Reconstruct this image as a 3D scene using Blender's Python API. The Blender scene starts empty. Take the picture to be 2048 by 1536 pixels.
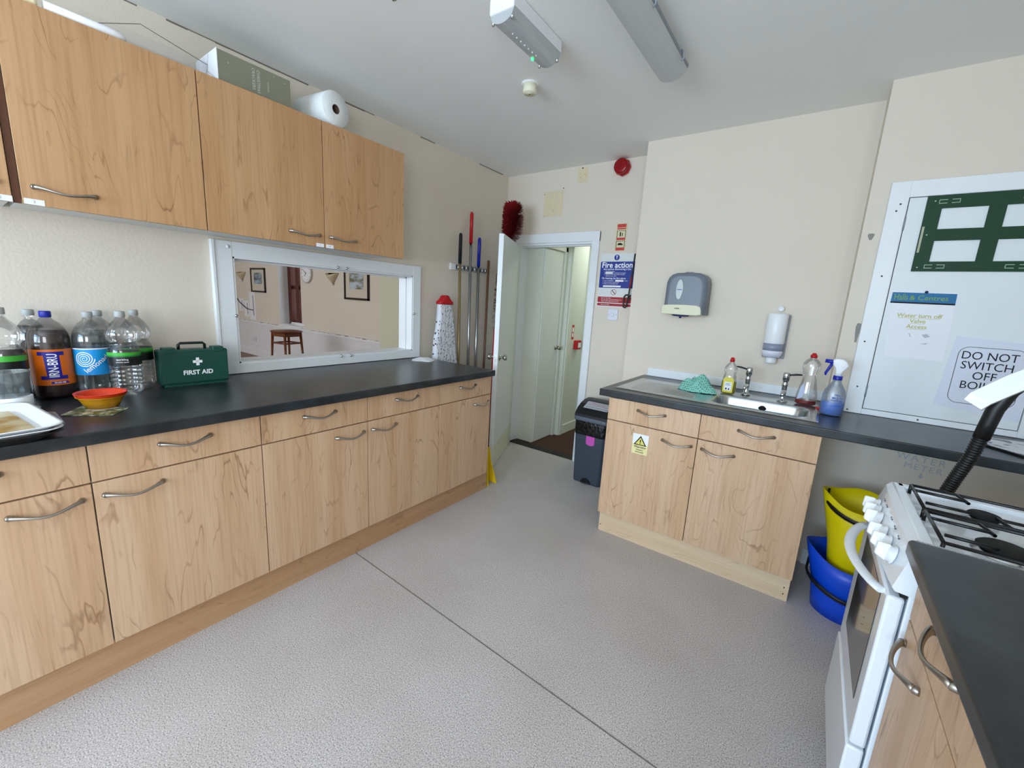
import bpy, bmesh, math, random
from mathutils import Vector, Matrix
R = math.radians
PI = math.pi
random.seed(7)
SC = bpy.context.scene
COL = SC.collection

# ------------------------------------------------------------------ camera
cam_d = bpy.data.cameras.new('camera')
cam = bpy.data.objects.new('camera', cam_d)
COL.objects.link(cam)
_yaw, _pit, _rol = .619732, -.193811, .0585303
_fw = Vector((-math.sin(_yaw) * math.cos(_pit), math.cos(_yaw) * math.cos(_pit), math.sin(_pit)))
_r = Vector((math.cos(_yaw), math.sin(_yaw), 0))
_u = _r.cross(_fw)
_r2 = _r * math.cos(_rol) + _u * math.sin(_rol)
_u2 = -_r * math.sin(_rol) + _u * math.cos(_rol)
_m = Matrix((( _r2.x, _u2.x, -_fw.x, 2.48428), (_r2.y, _u2.y, -_fw.y, .5462), (_r2.z, _u2.z, -_fw.z, 1.3711), (0, 0, 0, 1)))
cam.matrix_world = _m
cam_d.sensor_width = 36
cam_d.lens = 830.8 / 2048 * 36
cam_d.clip_start = .02
SC.camera = cam
# ------------------------------------------------------------------ exposure, world, lights
SC.view_settings.view_transform = 'Standard'
SC.view_settings.look = 'None'
SC.view_settings.gamma = 1
SC.view_settings.exposure = 0.15
SC.cycles.diffuse_bounces = 8
SC.cycles.max_bounces = 14
SC.view_settings.use_curve_mapping = False
W = bpy.data.worlds.new('world')
SC.world = W
W.use_nodes = True
W.node_tree.nodes['Background'].inputs[0].default_value = (.55, .75, 1, 1)
W.node_tree.nodes['Background'].inputs[1].default_value = 0.5


def area(name, loc, rot, sx, sy, watts, color, spread=PI):
    d = bpy.data.lights.new(name, 'AREA')
    d.shape = 'RECTANGLE'
    d.size, d.size_y = sx, sy
    d.energy = watts
    d.color = color
    d.spread = spread
    o = bpy.data.objects.new(name, d)
    COL.objects.link(o)
    o.location = loc
    o.rotation_euler = rot
    return o


# daylight through the kitchen window in the back wall (behind the camera): sky, and an added upward fill, as ground bounce, to lift the ceiling
area('window_daylight', (1.45, -2.44, 1.55), (R(74), 0, 0), 2.2, 1.3, 100, (.40, .69, 1))
area('window_up_fill', (1.45, -2.46, 1.45), (R(124), 0, 0), 2.2, 1.0, 54, (1, .97, .96))
# fill through an added, unseen side window, to brighten the left wall
area('side_fill_light', (3.44, -.95, 1.55), (R(92), 0, R(72)), 1.1, 1.1, 36, (.92, .95, 1))
# hall: broad fill panel added at the blank near wall, then window daylight
area('hall_fill', (-4.2, -1.9, 1.8), (R(90), 0, 0), 5, 1.8, 125, (.92, .96, 1))
area('hall_window_daylight', (-5.2, 5.0, 1.5), (R(90), 0, R(180)), .7, 1.4, 14, (.85, .93, 1))
# corridor ceiling lamp
area('corridor_lamp', (.85, 4.9, 2.28), (0, 0, 0), .5, .5, 9, (.93, 1, .95))


# ------------------------------------------------------------------ materials
def lin(c):
    if isinstance(c, str):
        c = tuple(int(c[i:i + 2], 16) / 255 for i in (0, 2, 4))
    return tuple(x / 12.92 if x <= .04045 else ((x + .055) / 1.055) ** 2.4 for x in c)


MATS = {}


def nodes(name):
    m = bpy.data.materials.new(name)
    m.use_nodes = True
    nt = m.node_tree
    b = nt.nodes['Principled BSDF']
    return m, nt, b


def mat(name, col, rough=.5, metal=0, var=0.0, vscale=8, bump=0, bscale=60, emis=0, trans=0, ior=1.45, alpha=1, coat=0):
    """procedural plain material: base colour gently varied by noise"""
    if name in MATS:
        return MATS[name]
    m, nt, b = nodes(name)
    c = lin(col)
    b.inputs['Base Color'].default_value = (*c, 1)
    b.inputs['Roughness'].default_value = rough
    b.inputs['Metallic'].default_value = metal
    b.inputs['IOR'].default_value = ior
    b.inputs['Transmission Weight'].default_value = trans
    b.inputs['Coat Weight'].default_value = coat
    tc = nt.nodes.new('ShaderNodeTexCoord')
    if var:
        n = nt.nodes.new('ShaderNodeTexNoise')
        n.inputs['Scale'].default_value = vscale
        n.inputs['Detail'].default_value = 4
        nt.links.new(tc.outputs['Object'], n.inputs['Vector'])
        mx = nt.nodes.new('ShaderNodeMix')
        mx.data_type = 'RGBA'
        mx.inputs[6].default_value = (*[x * (1 - var) for x in c], 1)
        mx.inputs[7].default_value = (*[min(1, x * (1 + var)) for x in c], 1)
        nt.links.new(n.outputs['Fac'], mx.inputs[0])
        nt.links.new(mx.outputs[2], b.inputs['Base Color'])
    if bump:
        n = nt.nodes.new('ShaderNodeTexNoise')
        n.inputs['Scale'].default_value = bscale
        n.inputs['Detail'].default_value = 3
        nt.links.new(tc.outputs['Object'], n.inputs['Vector'])
        bp = nt.nodes.new('ShaderNodeBump')
        bp.inputs['Strength'].default_value = bump
        bp.inputs['Distance'].default_value = .01
        nt.links.new(n.outputs['Fac'], bp.inputs['Height'])
        nt.links.new(bp.outputs[0], b.inputs['Normal'])
    if emis:
        b.inputs['Emission Color'].default_value = (*c, 1)
        b.inputs['Emission Strength'].default_value = emis
    MATS[name] = m
    return m


def clear(name, tint='FFFFFF', density=.12, rough=.03, gloss=.5):
    """thin clear plastic: transparent with a fresnel gloss"""
    if name in MATS:
        return MATS[name]
    m, nt, b = nodes(name)
    nt.nodes.remove(b)
    out = nt.nodes['Material Output']
    tr = nt.nodes.new('ShaderNodeBsdfTransparent')
    tr.inputs[0].default_value = (*lin(tint), 1)
    gl = nt.nodes.new('ShaderNodeBsdfGlossy')
    gl.inputs['Roughness'].default_value = rough
    lw = nt.nodes.new('ShaderNodeLayerWeight')
    lw.inputs[0].default_value = gloss
    mp = nt.nodes.new('ShaderNodeMath')
    mp.operation = 'MULTIPLY_ADD'
    mp.inputs[1].default_value = .55
    mp.inputs[2].default_value = density * .4
    nt.links.new(lw.outputs['Fresnel'], mp.inputs[0])
    mx = nt.nodes.new('ShaderNodeMixShader')
    nt.links.new(mp.outputs[0], mx.inputs[0])
    nt.links.new(tr.outputs[0], mx.inputs[1])
    nt.links.new(gl.outputs[0], mx.inputs[2])
    df = nt.nodes.new('ShaderNodeBsdfDiffuse')
    df.inputs[0].default_value = (.55, .58, .6, 1)
    mx2 = nt.nodes.new('ShaderNodeMixShader')
    mx2.inputs[0].default_value = density
    nt.links.new(mx.outputs[0], mx2.inputs[1])
    nt.links.new(df.outputs[0], mx2.inputs[2])
    nt.links.new(mx2.outputs[0], out.inputs[0])
    MATS[name] = m
    return m


def wood(name, base, dark, light, grain='z', contrast=1.0):
    if name in MATS:
        return MATS[name]
    m, nt, b = nodes(name)
    L, N = nt.links, nt.nodes
    tc = N.new('ShaderNodeTexCoord')
    oi = N.new('ShaderNodeObjectInfo')
    mul = N.new('ShaderNodeVectorMath')
    mul.operation = 'SCALE'
    mul.inputs[3].default_value = 37
    cmb = N.new('ShaderNodeCombineXYZ')
    for i in range(3):
        L.new(oi.outputs['Random'], cmb.inputs[i])
    L.new(cmb.outputs[0], mul.inputs[0])
    add = N.new('ShaderNodeVectorMath')
    add.operation = 'ADD'
    L.new(tc.outputs['Object'], add.inputs[0])
    L.new(mul.outputs[0], add.inputs[1])

    def stretched(sx, sl):
        mp = N.new('ShaderNodeMapping')
        s = {'z': (sx, sx, sl), 'x': (sl, sx, sx)}[grain]
        mp.inputs['Scale'].default_value = s
        L.new(add.outputs[0], mp.inputs['Vector'])
        return mp

    # cathedral contour lines
    n1 = N.new('ShaderNodeTexNoise')
    n1.inputs['Scale'].default_value = 1
    n1.inputs['Detail'].default_value = 4
    n1.inputs['Roughness'].default_value = .42
    n1.inputs['Distortion'].default_value = .35
    L.new(stretched(5.2, 1.15).outputs[0], n1.inputs['Vector'])
    k = N.new('ShaderNodeMath')
    k.operation = 'MULTIPLY'
    k.inputs[1].default_value = 15
    L.new(n1.outputs['Fac'], k.inputs[0])
    fr = N.new('ShaderNodeMath')
    fr.operation = 'FRACT'
    L.new(k.outputs[0], fr.inputs[0])
    r1 = N.new('ShaderNodeValToRGB')
    r1.color_ramp.elements[0].position = .0
    r1.color_ramp.elements[0].color = (1, 1, 1, 1)
    r1.color_ramp.elements[1].position = .11
    r1.color_ramp.elements[1].color = (0, 0, 0, 1)
    e = r1.color_ramp.elements.new(.95)
    e.color = (0, 0, 0, 1)
    e = r1.color_ramp.elements.new(1)
    e.color = (1, 1, 1, 1)
    L.new(fr.outputs[0], r1.inputs[0])
    # breaks so that the lines fade in and out
    nb = N.new('ShaderNodeTexNoise')
    nb.inputs['Scale'].default_value = 1
    nb.inputs['Detail'].default_value = 3
    L.new(stretched(9, 5).outputs[0], nb.inputs['Vector'])
    rb = N.new('ShaderNodeValToRGB')
    rb.color_ramp.elements[0].position = .42
    rb.color_ramp.elements[1].position = .68
    L.new(nb.outputs['Fac'], rb.inputs[0])
    ml = N.new('ShaderNodeMath')
    ml.operation = 'MULTIPLY'
    L.new(r1.outputs[0], ml.inputs[0])
    L.new(rb.outputs[0], ml.inputs[1])
    # fibres
    n2 = N.new('ShaderNodeTexNoise')
    n2.inputs['Scale'].default_value = 1
    n2.inputs['Detail'].default_value = 3
    L.new(stretched(130, 4).outputs[0], n2.inputs['Vector'])
    # broad bands
    n3 = N.new('ShaderNodeTexNoise')
    n3.inputs['Scale'].default_value = 1
    n3.inputs['Detail'].default_value = 2
    L.new(stretched(11, .5).outputs[0], n3.inputs['Vector'])

    def ramp(node, a, bb):
        rr = N.new('ShaderNodeMapRange')
        rr.inputs['From Min'].default_value = a
        rr.inputs['From Max'].default_value = bb
        L.new(node.outputs['Fac'], rr.inputs['Value'])
        return rr
    m1 = N.new('ShaderNodeMix')
    m1.data_type = 'RGBA'
    m1.inputs[6].default_value = (*lin(base), 1)
    m1.inputs[7].default_value = (*lin(light), 1)
    L.new(ramp(n3, .35, .65).outputs[0], m1.inputs[0])
    m2 = N.new('ShaderNodeMix')
    m2.data_type = 'RGBA'
    m2.blend_type = 'MIX'
    m2.inputs[7].default_value = (*lin(dark), 1)
    L.new(m1.outputs[2], m2.inputs[6])
    s1 = N.new('ShaderNodeMath')
    s1.operation = 'MULTIPLY'
    s1.inputs[1].default_value = .78 * contrast
    L.new(ml.outputs[0], s1.inputs[0])
    s2 = N.new('ShaderNodeMath')
    s2.operation = 'MULTIPLY_ADD'
    s2.inputs[1].default_value = .34 * contrast
    L.new(ramp(n2, .45, .8).outputs[0], s2.inputs[0])
    L.new(s1.outputs[0], s2.inputs[2])
    L.new(s2.outputs[0], m2.inputs[0])
    L.new(m2.outputs[2], b.inputs['Base Color'])
    b.inputs['Roughness'].default_value = .42
    MATS[name] = m
    return m


def floor_mat(name, base, fleck_d, fleck_l):
    m, nt, b = nodes(name)
    L, N = nt.links, nt.nodes
    tc = N.new('ShaderNodeTexCoord')
    n = N.new('ShaderNodeTexNoise')
    n.inputs['Scale'].default_value = 260
    n.inputs['Detail'].default_value = 3
    L.new(tc.outputs['Object'], n.inputs['Vector'])
    r = N.new('ShaderNodeValToRGB')
    cr = r.color_ramp
    cr.elements[0].position = .30
    cr.elements[0].color = (*lin(fleck_d), 1)
    cr.elements[1].position = .48
    cr.elements[1].color = (*lin(base), 1)
    e = cr.elements.new(.56)
    e.color = (*lin(base), 1)
    e = cr.elements.new(.72)
    e.color = (*lin(fleck_l), 1)
    L.new(n.outputs['Fac'], r.inputs[0])
    n2 = N.new('ShaderNodeTexNoise')
    n2.inputs['Scale'].default_value = 2.2
    n2.inputs['Detail'].default_value = 3
    L.new(tc.outputs['Object'], n2.inputs['Vector'])
    mx = N.new('ShaderNodeMix')
    mx.data_type = 'RGBA'
    mx.blend_type = 'MULTIPLY'
    mx.inputs[0].default_value = .35
    r2 = N.new('ShaderNodeValToRGB')
    r2.color_ramp.elements[0].color = (.72, .66, .62, 1)
    r2.color_ramp.elements[0].position = .3
    r2.color_ramp.elements[1].color = (1, 1, 1, 1)
    r2.color_ramp.elements[1].position = .62
    L.new(n2.outputs['Fac'], r2.inputs[0])
    L.new(r.outputs[0], mx.inputs[6])
    L.new(r2.outputs[0], mx.inputs[7])
    L.new(mx.outputs[2], b.inputs['Base Color'])
    b.inputs['Roughness'].default_value = .33
    bp = N.new('ShaderNodeBump')
    bp.inputs['Strength'].default_value = .01
    bp.inputs['Distance'].default_value = .0005
    L.new(n.outputs['Fac'], bp.inputs['Height'])
    L.new(bp.outputs[0], b.inputs['Normal'])
    MATS[name] = m
    return m


def slate(name):
    m, nt, b = nodes(name)
    L, N = nt.links, nt.nodes
    tc = N.new('ShaderNodeTexCoord')
    n = N.new('ShaderNodeTexNoise')
    n.inputs['Scale'].default_value = 7
    n.inputs['Detail'].default_value = 6
    n.inputs['Roughness'].default_value = .62
    n.inputs['Distortion'].default_value = .8
    L.new(tc.outputs['Object'], n.inputs['Vector'])
    r = N.new('ShaderNodeValToRGB')
    cr = r.color_ramp
    cr.elements[0].position = .3
    cr.elements[0].color = (*lin('15191C'), 1)
    cr.elements[1].position = .72
    cr.elements[1].color = (*lin('363D42'), 1)
    e = cr.elements.new(.5)
    e.color = (*lin('23292D'), 1)
    L.new(n.outputs['Fac'], r.inputs[0])
    L.new(r.outputs[0], b.inputs['Base Color'])
    b.inputs['Roughness'].default_value = .30
    bp = N.new('ShaderNodeBump')
    bp.inputs['Strength'].default_value = .08
    bp.inputs['Distance'].default_value = .003
    L.new(n.outputs['Fac'], bp.inputs['Height'])
    L.new(bp.outputs[0], b.inputs['Normal'])
    MATS[name] = m
    return m


def two_tone(name, a, bcol, scale=60, lo=.48, hi=.54, rough=.7, kind='noise', dist=0, stretch=(1, 1, 1)):
    if name in MATS:
        return MATS[name]
    m, nt, b = nodes(name)
    L, N = nt.links, nt.nodes
    tc = N.new('ShaderNodeTexCoord')
    mp = N.new('ShaderNodeMapping')
    mp.inputs['Scale'].default_value = stretch
    L.new(tc.outputs['Object'], mp.inputs['Vector'])
    if kind == 'noise':
        n = N.new('ShaderNodeTexNoise')
        n.inputs['Detail'].default_value = 2
        n.inputs['Distortion'].default_value = dist
        out = n.outputs['Fac']
    else:
        n = N.new('ShaderNodeTexVoronoi')
        n.feature = kind
        out = n.outputs['Distance']
        if kind == 'F1':
            n.inputs['Randomness'].default_value = dist
    n.inputs['Scale'].default_value = scale
    L.new(mp.outputs[0], n.inputs['Vector'])
    r = N.new('ShaderNodeValToRGB')
    r.color_ramp.elements[0].position = lo
    r.color_ramp.elements[0].color = (*lin(a), 1)
    r.color_ramp.elements[1].position = hi
    r.color_ramp.elements[1].color = (*lin(bcol), 1)
    L.new(out, r.inputs[0])
    L.new(r.outputs[0], b.inputs['Base Color'])
    b.inputs['Roughness'].default_value = rough
    MATS[name] = m
    return m


M_wall = mat('wall cream paint', 'DAD0C1', .75, var=.03, vscale=3, bump=.12, bscale=90)
M_wall_hall = mat('hall cream paint', 'DAD3C6', .75, var=.03, vscale=2)
M_wall_dado = mat('hall lower wall paint', 'DBDCDF', .7, var=.02)
M_corr = mat('corridor paint', 'DADED2', .6, var=.03)
M_ceil = mat('ceiling paint', 'EDEEEC', .8, var=.03, vscale=2, bump=.04, bscale=30)
M_gloss = mat('white gloss paint', 'E4E8EA', .35, var=.03, vscale=6, bump=.06, bscale=40)
M_cream_door = mat('pale cream door paint', 'DCE0DB', .38, var=.03, vscale=4, bump=.04, bscale=30)
M_white = mat('white laminate', 'E0E2E0', .45, var=.02)
M_plast = mat('white plastic', 'E8EBEE', .3, var=.01)
M_enamel = mat('white enamel', 'E6ECF2', .16, var=.015, coat=.5)
M_paper = mat('paper', 'E9EBF0', .7, var=.02, vscale=12)
M_wood = wood('beech laminate', 'C49F7B', '87603F', 'D0B090')
M_wood_warmlit = wood('beech laminate warm lit', 'B68B5F', '7C5230', 'C2996F')  # same beech, recoloured for the warm light on the upper units
M_woodx = wood('beech plinth', 'B58D66', '8A6342', 'BF9A75', grain='x', contrast=.8)
M_woodp = wood('pale beech plinth', 'D2B795', '9C7D5A', 'DAC3A4', grain='x', contrast=.8)
M_dark = mat('dark gap', '2A1A12', .8)
M_slate = slate('slate laminate')
M_floor = floor_mat('speckled vinyl', 'C1BAB7', '5E5957', 'F2EEEB')
M_nickel = mat('brushed nickel', 'A9A49B', .32, 1, var=.05)
M_steel = mat('stainless steel', 'BFC4C8', .24, 1, var=.04, vscale=20)
M_chrome = mat('chrome', 'C9CDD0', .08, 1)
M_black = mat('black plastic', '101113', .4)
M_blackm = mat('black matt', '0B0B0C', .75)
M_red = mat('red plastic', 'B8141C', .3)
M_blue = mat('blue plastic', '0444C4', .35)
M_dblue = mat('dark blue plastic', '16249A', .35)
M_yellow = mat('yellow plastic', 'D8C400', .35, var=.05)
M_green = mat('green plastic', '0D5A2B', .4)
M_firstaid = mat('first aid green', '12463A', .45, bump=.1, bscale=200)
M_clear = clear('clear plastic', density=.02)
M_clear2 = clear('hazy clear plastic', density=.25, rough=.15)
M_glass = clear('window glass', density=.0, gloss=.25)
M_ink = mat('black ink', '15161C', .8)
M_wink = mat('white ink', 'F2F2F4', .7)
M_grey = mat('grey plastic', '8A9098', .45)


# ------------------------------------------------------------------ mesh helpers
def bx(bm, x0, x1, y0, y1, z0, z1, bev=0, mi=0, seg=2):
    vs = [bm.verts.new((x, y, z)) for z in (z0, z1) for y in (y0, y1) for x in (x0, x1)]
    fs = [bm.faces.new([vs[i] for i in q]) for q in
          ((0, 2, 3, 1), (4, 5, 7, 6), (0, 1, 5, 4), (2, 6, 7, 3), (0, 4, 6, 2), (1, 3, 7, 5))]
    if bev:
        es = set()
        for f in fs:
            es.update(f.edges)
        r = bmesh.ops.bevel(bm, geom=list(es), offset=bev, segments=seg, profile=.5, affect='EDGES')
        fs = r['faces']
        for f in fs:
            f.material_index = mi
            f.smooth = True
        return
    for f in fs:
        f.material_index = mi


def box(*a, **k):
    bm = bmesh.new()
    bx(bm, *a, **k)
    return bm


def lathe(prof, seg=28, c=(0, 0), bm=None, mi=0, cap=True, squash=1, axis='z'):
    bm = bm or bmesh.new()
    rings = []
    for r, z in prof:
        ring = []
        for i in range(seg):
            a = 2 * PI * i / seg
            p = (c[0] + r * math.cos(a), c[1] + r * squash * math.sin(a), z)
            if axis == 'y':
                p = (p[0], p[2], p[1])
            elif axis == 'x':
                p = (p[2], p[0], p[1])
            ring.append(bm.verts.new(p))
        rings.append(ring)
    for a, b in zip(rings, rings[1:]):
        for i in range(seg):
            j = (i + 1) % seg
            f = bm.faces.new((a[i], a[j], b[j], b[i]))
            f.smooth = True
            f.material_index = mi
    if cap:
        for ring in (rings[0], rings[-1]):
            try:
                f = bm.faces.new(ring)
                f.material_index = mi
            except ValueError:
                pass
    bmesh.ops.recalc_face_normals(bm, faces=bm.faces)
    return bm


def tube(pts, rad, seg=10, bm=None, mi=0, flat=1.0, cap=True, up=None):
    """sweep a circle (flattened by 'flat' along its second axis) along points"""
    bm = bm or bmesh.new()
    pts = [Vector(p) for p in pts]
    n = len(pts)
    rs = rad if isinstance(rad, (list, tuple)) else [rad] * n
    prev = None
    rings = []
    for i, p in enumerate(pts):
        t = (pts[min(i + 1, n - 1)] - pts[max(i - 1, 0)]).normalized()
        if prev is None:
            ref = Vector(up) if up else (Vector((0, 0, 1)) if abs(t.z) < .9 else Vector((1, 0, 0)))
            a = t.cross(ref).normalized()
        else:
            a = (prev - t * prev.dot(t)).normalized()
        prev = a
        b = t.cross(a)
        rings.append([bm.verts.new(p + a * (math.cos(2 * PI * k / seg) * rs[i]) + b * (math.sin(2 * PI * k / seg) * rs[i] * flat)) for k in range(seg)])
    for a, b in zip(rings, rings[1:]):
        for i in range(seg):
            j = (i + 1) % seg
            f = bm.faces.new((a[i], a[j], b[j], b[i]))
            f.smooth = True
            f.material_index = mi
    if cap:
        for ring in (rings[0], rings[-1]):
            f = bm.faces.new(ring)
            f.material_index = mi
    bmesh.ops.recalc_face_normals(bm, faces=bm.faces)
    return bm


def prism(poly, a, b, axis='x', bm=None, mi=0, smooth=False):
    """extrude a polygon. axis x: poly=(y,z); axis y: poly=(x,z); axis z: poly=(x,y)"""
    bm = bm or bmesh.new()

    def P(p, t):
        return {'x': (t, p[0], p[1]), 'y': (p[0], t, p[1]), 'z': (p[0], p[1], t)}[axis]
    A = [bm.verts.new(P(p, a)) for p in poly]
    B = [bm.verts.new(P(p, b)) for p in poly]
    fs = [bm.faces.new(A), bm.faces.new(B[::-1])]
    for i in range(len(poly)):
        j = (i + 1) % len(poly)
        f = bm.faces.new((A[j], A[i], B[i], B[j]))
        f.smooth = smooth
        fs.append(f)
    for f in fs:
        f.material_index = mi
    bmesh.ops.recalc_face_normals(bm, faces=fs)
    return bm


def rrect(w, h, r, n=5, cx=0, cy=0):
    pts = []
    for (sx, sy, a0) in ((1, 1, 0), (-1, 1, 90), (-1, -1, 180), (1, -1, 270)):
        for k in range(n + 1):
            a = R(a0 + 90 * k / n)
            pts.append((cx + sx * (w / 2 - r) + r * math.cos(a), cy + sy * (h / 2 - r) + r * math.sin(a)))
    return pts


def loft(sections, bm=None, mi=0, cap=True, smooth=True):
    """sections: list of lists of 3D points with equal counts"""
    bm = bm or bmesh.new()
    rings = [[bm.verts.new(p) for p in s] for s in sections]
    n = len(rings[0])
    for a, b in zip(rings, rings[1:]):
        for i in range(n):
            j = (i + 1) % n
            f = bm.faces.new((a[i], a[j], b[j], b[i]))
            f.smooth = smooth
            f.material_index = mi
    if cap:
        for ring in (rings[0], rings[-1]):
            f = bm.faces.new(ring)
            f.material_index = mi
    bmesh.ops.recalc_face_normals(bm, faces=bm.faces)
    return bm


def obj(name, bm, m=None, parent=None, loc=None, rot=None, label=None):
    me = bpy.data.meshes.new(name)
    bm.to_mesh(me)
    bm.free()
    ms = m if isinstance(m, (list, tuple)) else [m]
    for q in ms:
        me.materials.append(q)
    o = bpy.data.objects.new(name, me)
    COL.objects.link(o)
    if parent:
        o.parent = parent
    if loc:
        o.location = loc
    if rot:
        o.rotation_euler = rot
    if label:
        o['label'] = label
    return o


def tag(o, label, cat, group=None, kind=None):
    o['label'] = label
    o['category'] = cat
    if group:
        o['group'] = group
    if kind:
        o['kind'] = kind
    return o


def thing(name, label, cat, loc=(0, 0, 0), rz=0, group=None):
    o = bpy.data.objects.new(name, None)
    o.empty_display_size = .05
    COL.objects.link(o)
    o.location = loc
    o.rotation_euler = (0, 0, rz)
    return tag(o, label, cat, group)


def struct(name, bm, m, label=None):
    o = obj(name, bm, m)
    o['kind'] = 'structure'
    if label:
        o['label'] = label
    return o


def sthing(name, loc=(0, 0, 0), rz=0, label=None):
    o = bpy.data.objects.new(name, None)
    COL.objects.link(o)
    o.location = loc
    o.rotation_euler = (0, 0, rz)
    o['kind'] = 'structure'
    if label:
        o['label'] = label
    return o


def textmesh(s, size, bold=0.0, align='CENTER', shear=0, sx=1.0, spacing=1.0):
    cu = bpy.data.curves.new('lettering', 'FONT')
    cu.body = s
    cu.size = size
    cu.align_x = align
    cu.align_y = 'CENTER'
    cu.offset = bold * size
    cu.shear = shear
    cu.space_character = spacing
    cu.resolution_u = 3
    to = bpy.data.objects.new('tmp', cu)
    COL.objects.link(to)
    bpy.context.view_layer.update()
    dg = bpy.context.evaluated_depsgraph_get()
    me = bpy.data.meshes.new_from_object(to.evaluated_get(dg))
    bpy.data.objects.remove(to)
    for v in me.vertices:
        v.co.x *= sx
    return me


# placement frames: map text (u right, v up, normal w) to world/local
def fr_left(x, y, z):      # on a plane facing +x: right = +y
    return Matrix(((0, 0, 1, x), (1, 0, 0, y), (0, 1, 0, z), (0, 0, 0, 1)))


def fr_front(x, y, z):     # on a plane facing -y: right = +x
    return Matrix(((1, 0, 0, x), (0, 0, -1, y), (0, 1, 0, z), (0, 0, 0, 1)))


def lettering(s, size, m, F, parent=None, bold=0.0, align='CENTER', turn=0, name='lettering', **k):
    me = textmesh(s, size, bold, align, **k)
    me.transform(F @ Matrix.Rotation(turn, 4, 'Z'))
    me.materials.clear()
    me.materials.append(m)
    o = bpy.data.objects.new(name, me)
    me.name = name
    COL.objects.link(o)
    if parent:
        o.parent = parent
    return o


def wraptext(s, size, m, cx, cy, cz, rad, yaw, parent, turn=0, bold=0, u0=0, v0=0, name='lettering', **k):
    me = textmesh(s, size, bold, **k)
    me.transform(Matrix.Rotation(turn, 4, 'Z'))
    tb = bmesh.new()
    tb.from_mesh(me)
    us = [v.co.x for v in tb.verts]
    u_ = min(us) + .003
    while u_ < max(us):
        bmesh.ops.bisect_plane(tb, geom=tb.verts[:] + tb.edges[:] + tb.faces[:], plane_co=(u_, 0, 0), plane_no=(1, 0, 0))
        u_ += .003
    tb.to_mesh(me)
    tb.free()
    for v in me.vertices:
        p = v.co
        th = yaw + (p.x + u0) / rad
        v.co = (cx + rad * math.cos(th), cy + rad * math.sin(th), cz + p.y + v0)
    me.materials.clear()
    me.materials.append(m)
    o = bpy.data.objects.new(name, me)
    COL.objects.link(o)
    o.parent = parent
    return o


def wrappoly(polys, m, cx, cy, cz, rad, yaw, parent, name, n=6):
    """quads given as 4 (u,v) corners wrapped on a cylinder, subdivided along u"""
    bm = bmesh.new()
    for q in polys:
        a, b, c, d = q
        prev = None
        for i in range(n + 1):
            t = i / n
            lo = (a[0] + (b[0] - a[0]) * t, a[1] + (b[1] - a[1]) * t)
            hi = (d[0] + (c[0] - d[0]) * t, d[1] + (c[1] - d[1]) * t)
            vs = []
            for (u, v) in (lo, hi):
                th = yaw + u / rad
                vs.append(bm.verts.new((cx + rad * math.cos(th), cy + rad * math.sin(th), cz + v)))
            if prev:
                bm.faces.new((prev[0], vs[0], vs[1], prev[1]))
            prev = vs
    return obj(name, bm, m, parent)


# ------------------------------------------------------------------ setting: kitchen shell
XR, YB, H = 3.40, -2.40, 2.49
struct('floor', box(-.0, XR, YB, 3.79, -.05, 0), M_floor)
b = bmesh.new()
prism([(.655, 1.7255), (2.72, 1.6625), (2.72, 1.6665), (.655, 1.7295)], .0002, .0012, 'z', bm=b)
struct('trim_1', b, mat('floor seam', '6E6862', .7), 'welded seam line across the speckled vinyl floor')
struct('ceiling', box(-.12, XR + .1, YB - .1, 3.89, H, H + .08), M_ceil)
b = bmesh.new()  # left wall with the serving hatch
HY0, HY1, HZ0, HZ1 = 1.476, 2.669, .963, 1.522
bx(b, -.12, 0, YB - .1, HY0, 0, H)
bx(b, -.12, 0, HY1, 3.89, 0, H)
bx(b, -.12, 0, HY0, HY1, 0, HZ0)
bx(b, -.12, 0, HY0, HY1, HZ1, H)
wl = struct('wall_left', b, M_wall)
b = bmesh.new()  # ragged crack along the top of the wall
yy = .2
while yy < 3.7:
    l = random.uniform(.05, .2)
    if random.random() < .6:
        bx(b, 0, .0012, yy, yy + l, H - .006 - random.random() * .004, H - .002)
    yy += l
obj('ceiling_crack', b, mat('crack', '6F6A60', .9), wl)
b = bmesh.new()
DX0, DX1, DZ = .168, .895, 1.883
bx(b, 0, DX0, 3.79, 3.89, 0, H)
bx(b, DX1, 1.365, 3.79, 3.89, 0, H)
bx(b, DX0, DX1, 3.79, 3.89, DZ, H)
wf = struct('wall_far', b, M_wall)
Mp = mat('old paint patch', 'D9CBAA', .8, var=.06, vscale=30)
obj('paint_patch', box(.40, .585, 3.7885, 3.79, 2.12, 2.32), Mp, wf)
obj('paint_patch', box(.71, .80, 3.7885, 3.79, 2.36, 2.475), Mp, wf)
b = bmesh.new()
for (x, z, r) in ((.585, 2.335, .005), (.40, 2.30, .004), (.50, 2.16, .003), (.41, 2.12, .003), (.735, 2.40, .003), (.775, 2.42, .003), (.75, 2.47, .007)):
    lathe([(r, 3.788), (r, 3.79)], 8, (x, z), b, axis='y')
obj('screw_holes', b, mat('hole brown', '4A4034', .9), wf)
struct('wall_sink', box(1.365, 2.59, 3.54, 3.89, 0, H), M_wall)
b = box(2.59, XR, 3.318, 3.54, 0, H)
bx(b, 2.59, XR, 3.54, 3.89, 0, H)
wh = struct('wall_hatch', b, M_wall)
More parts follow.
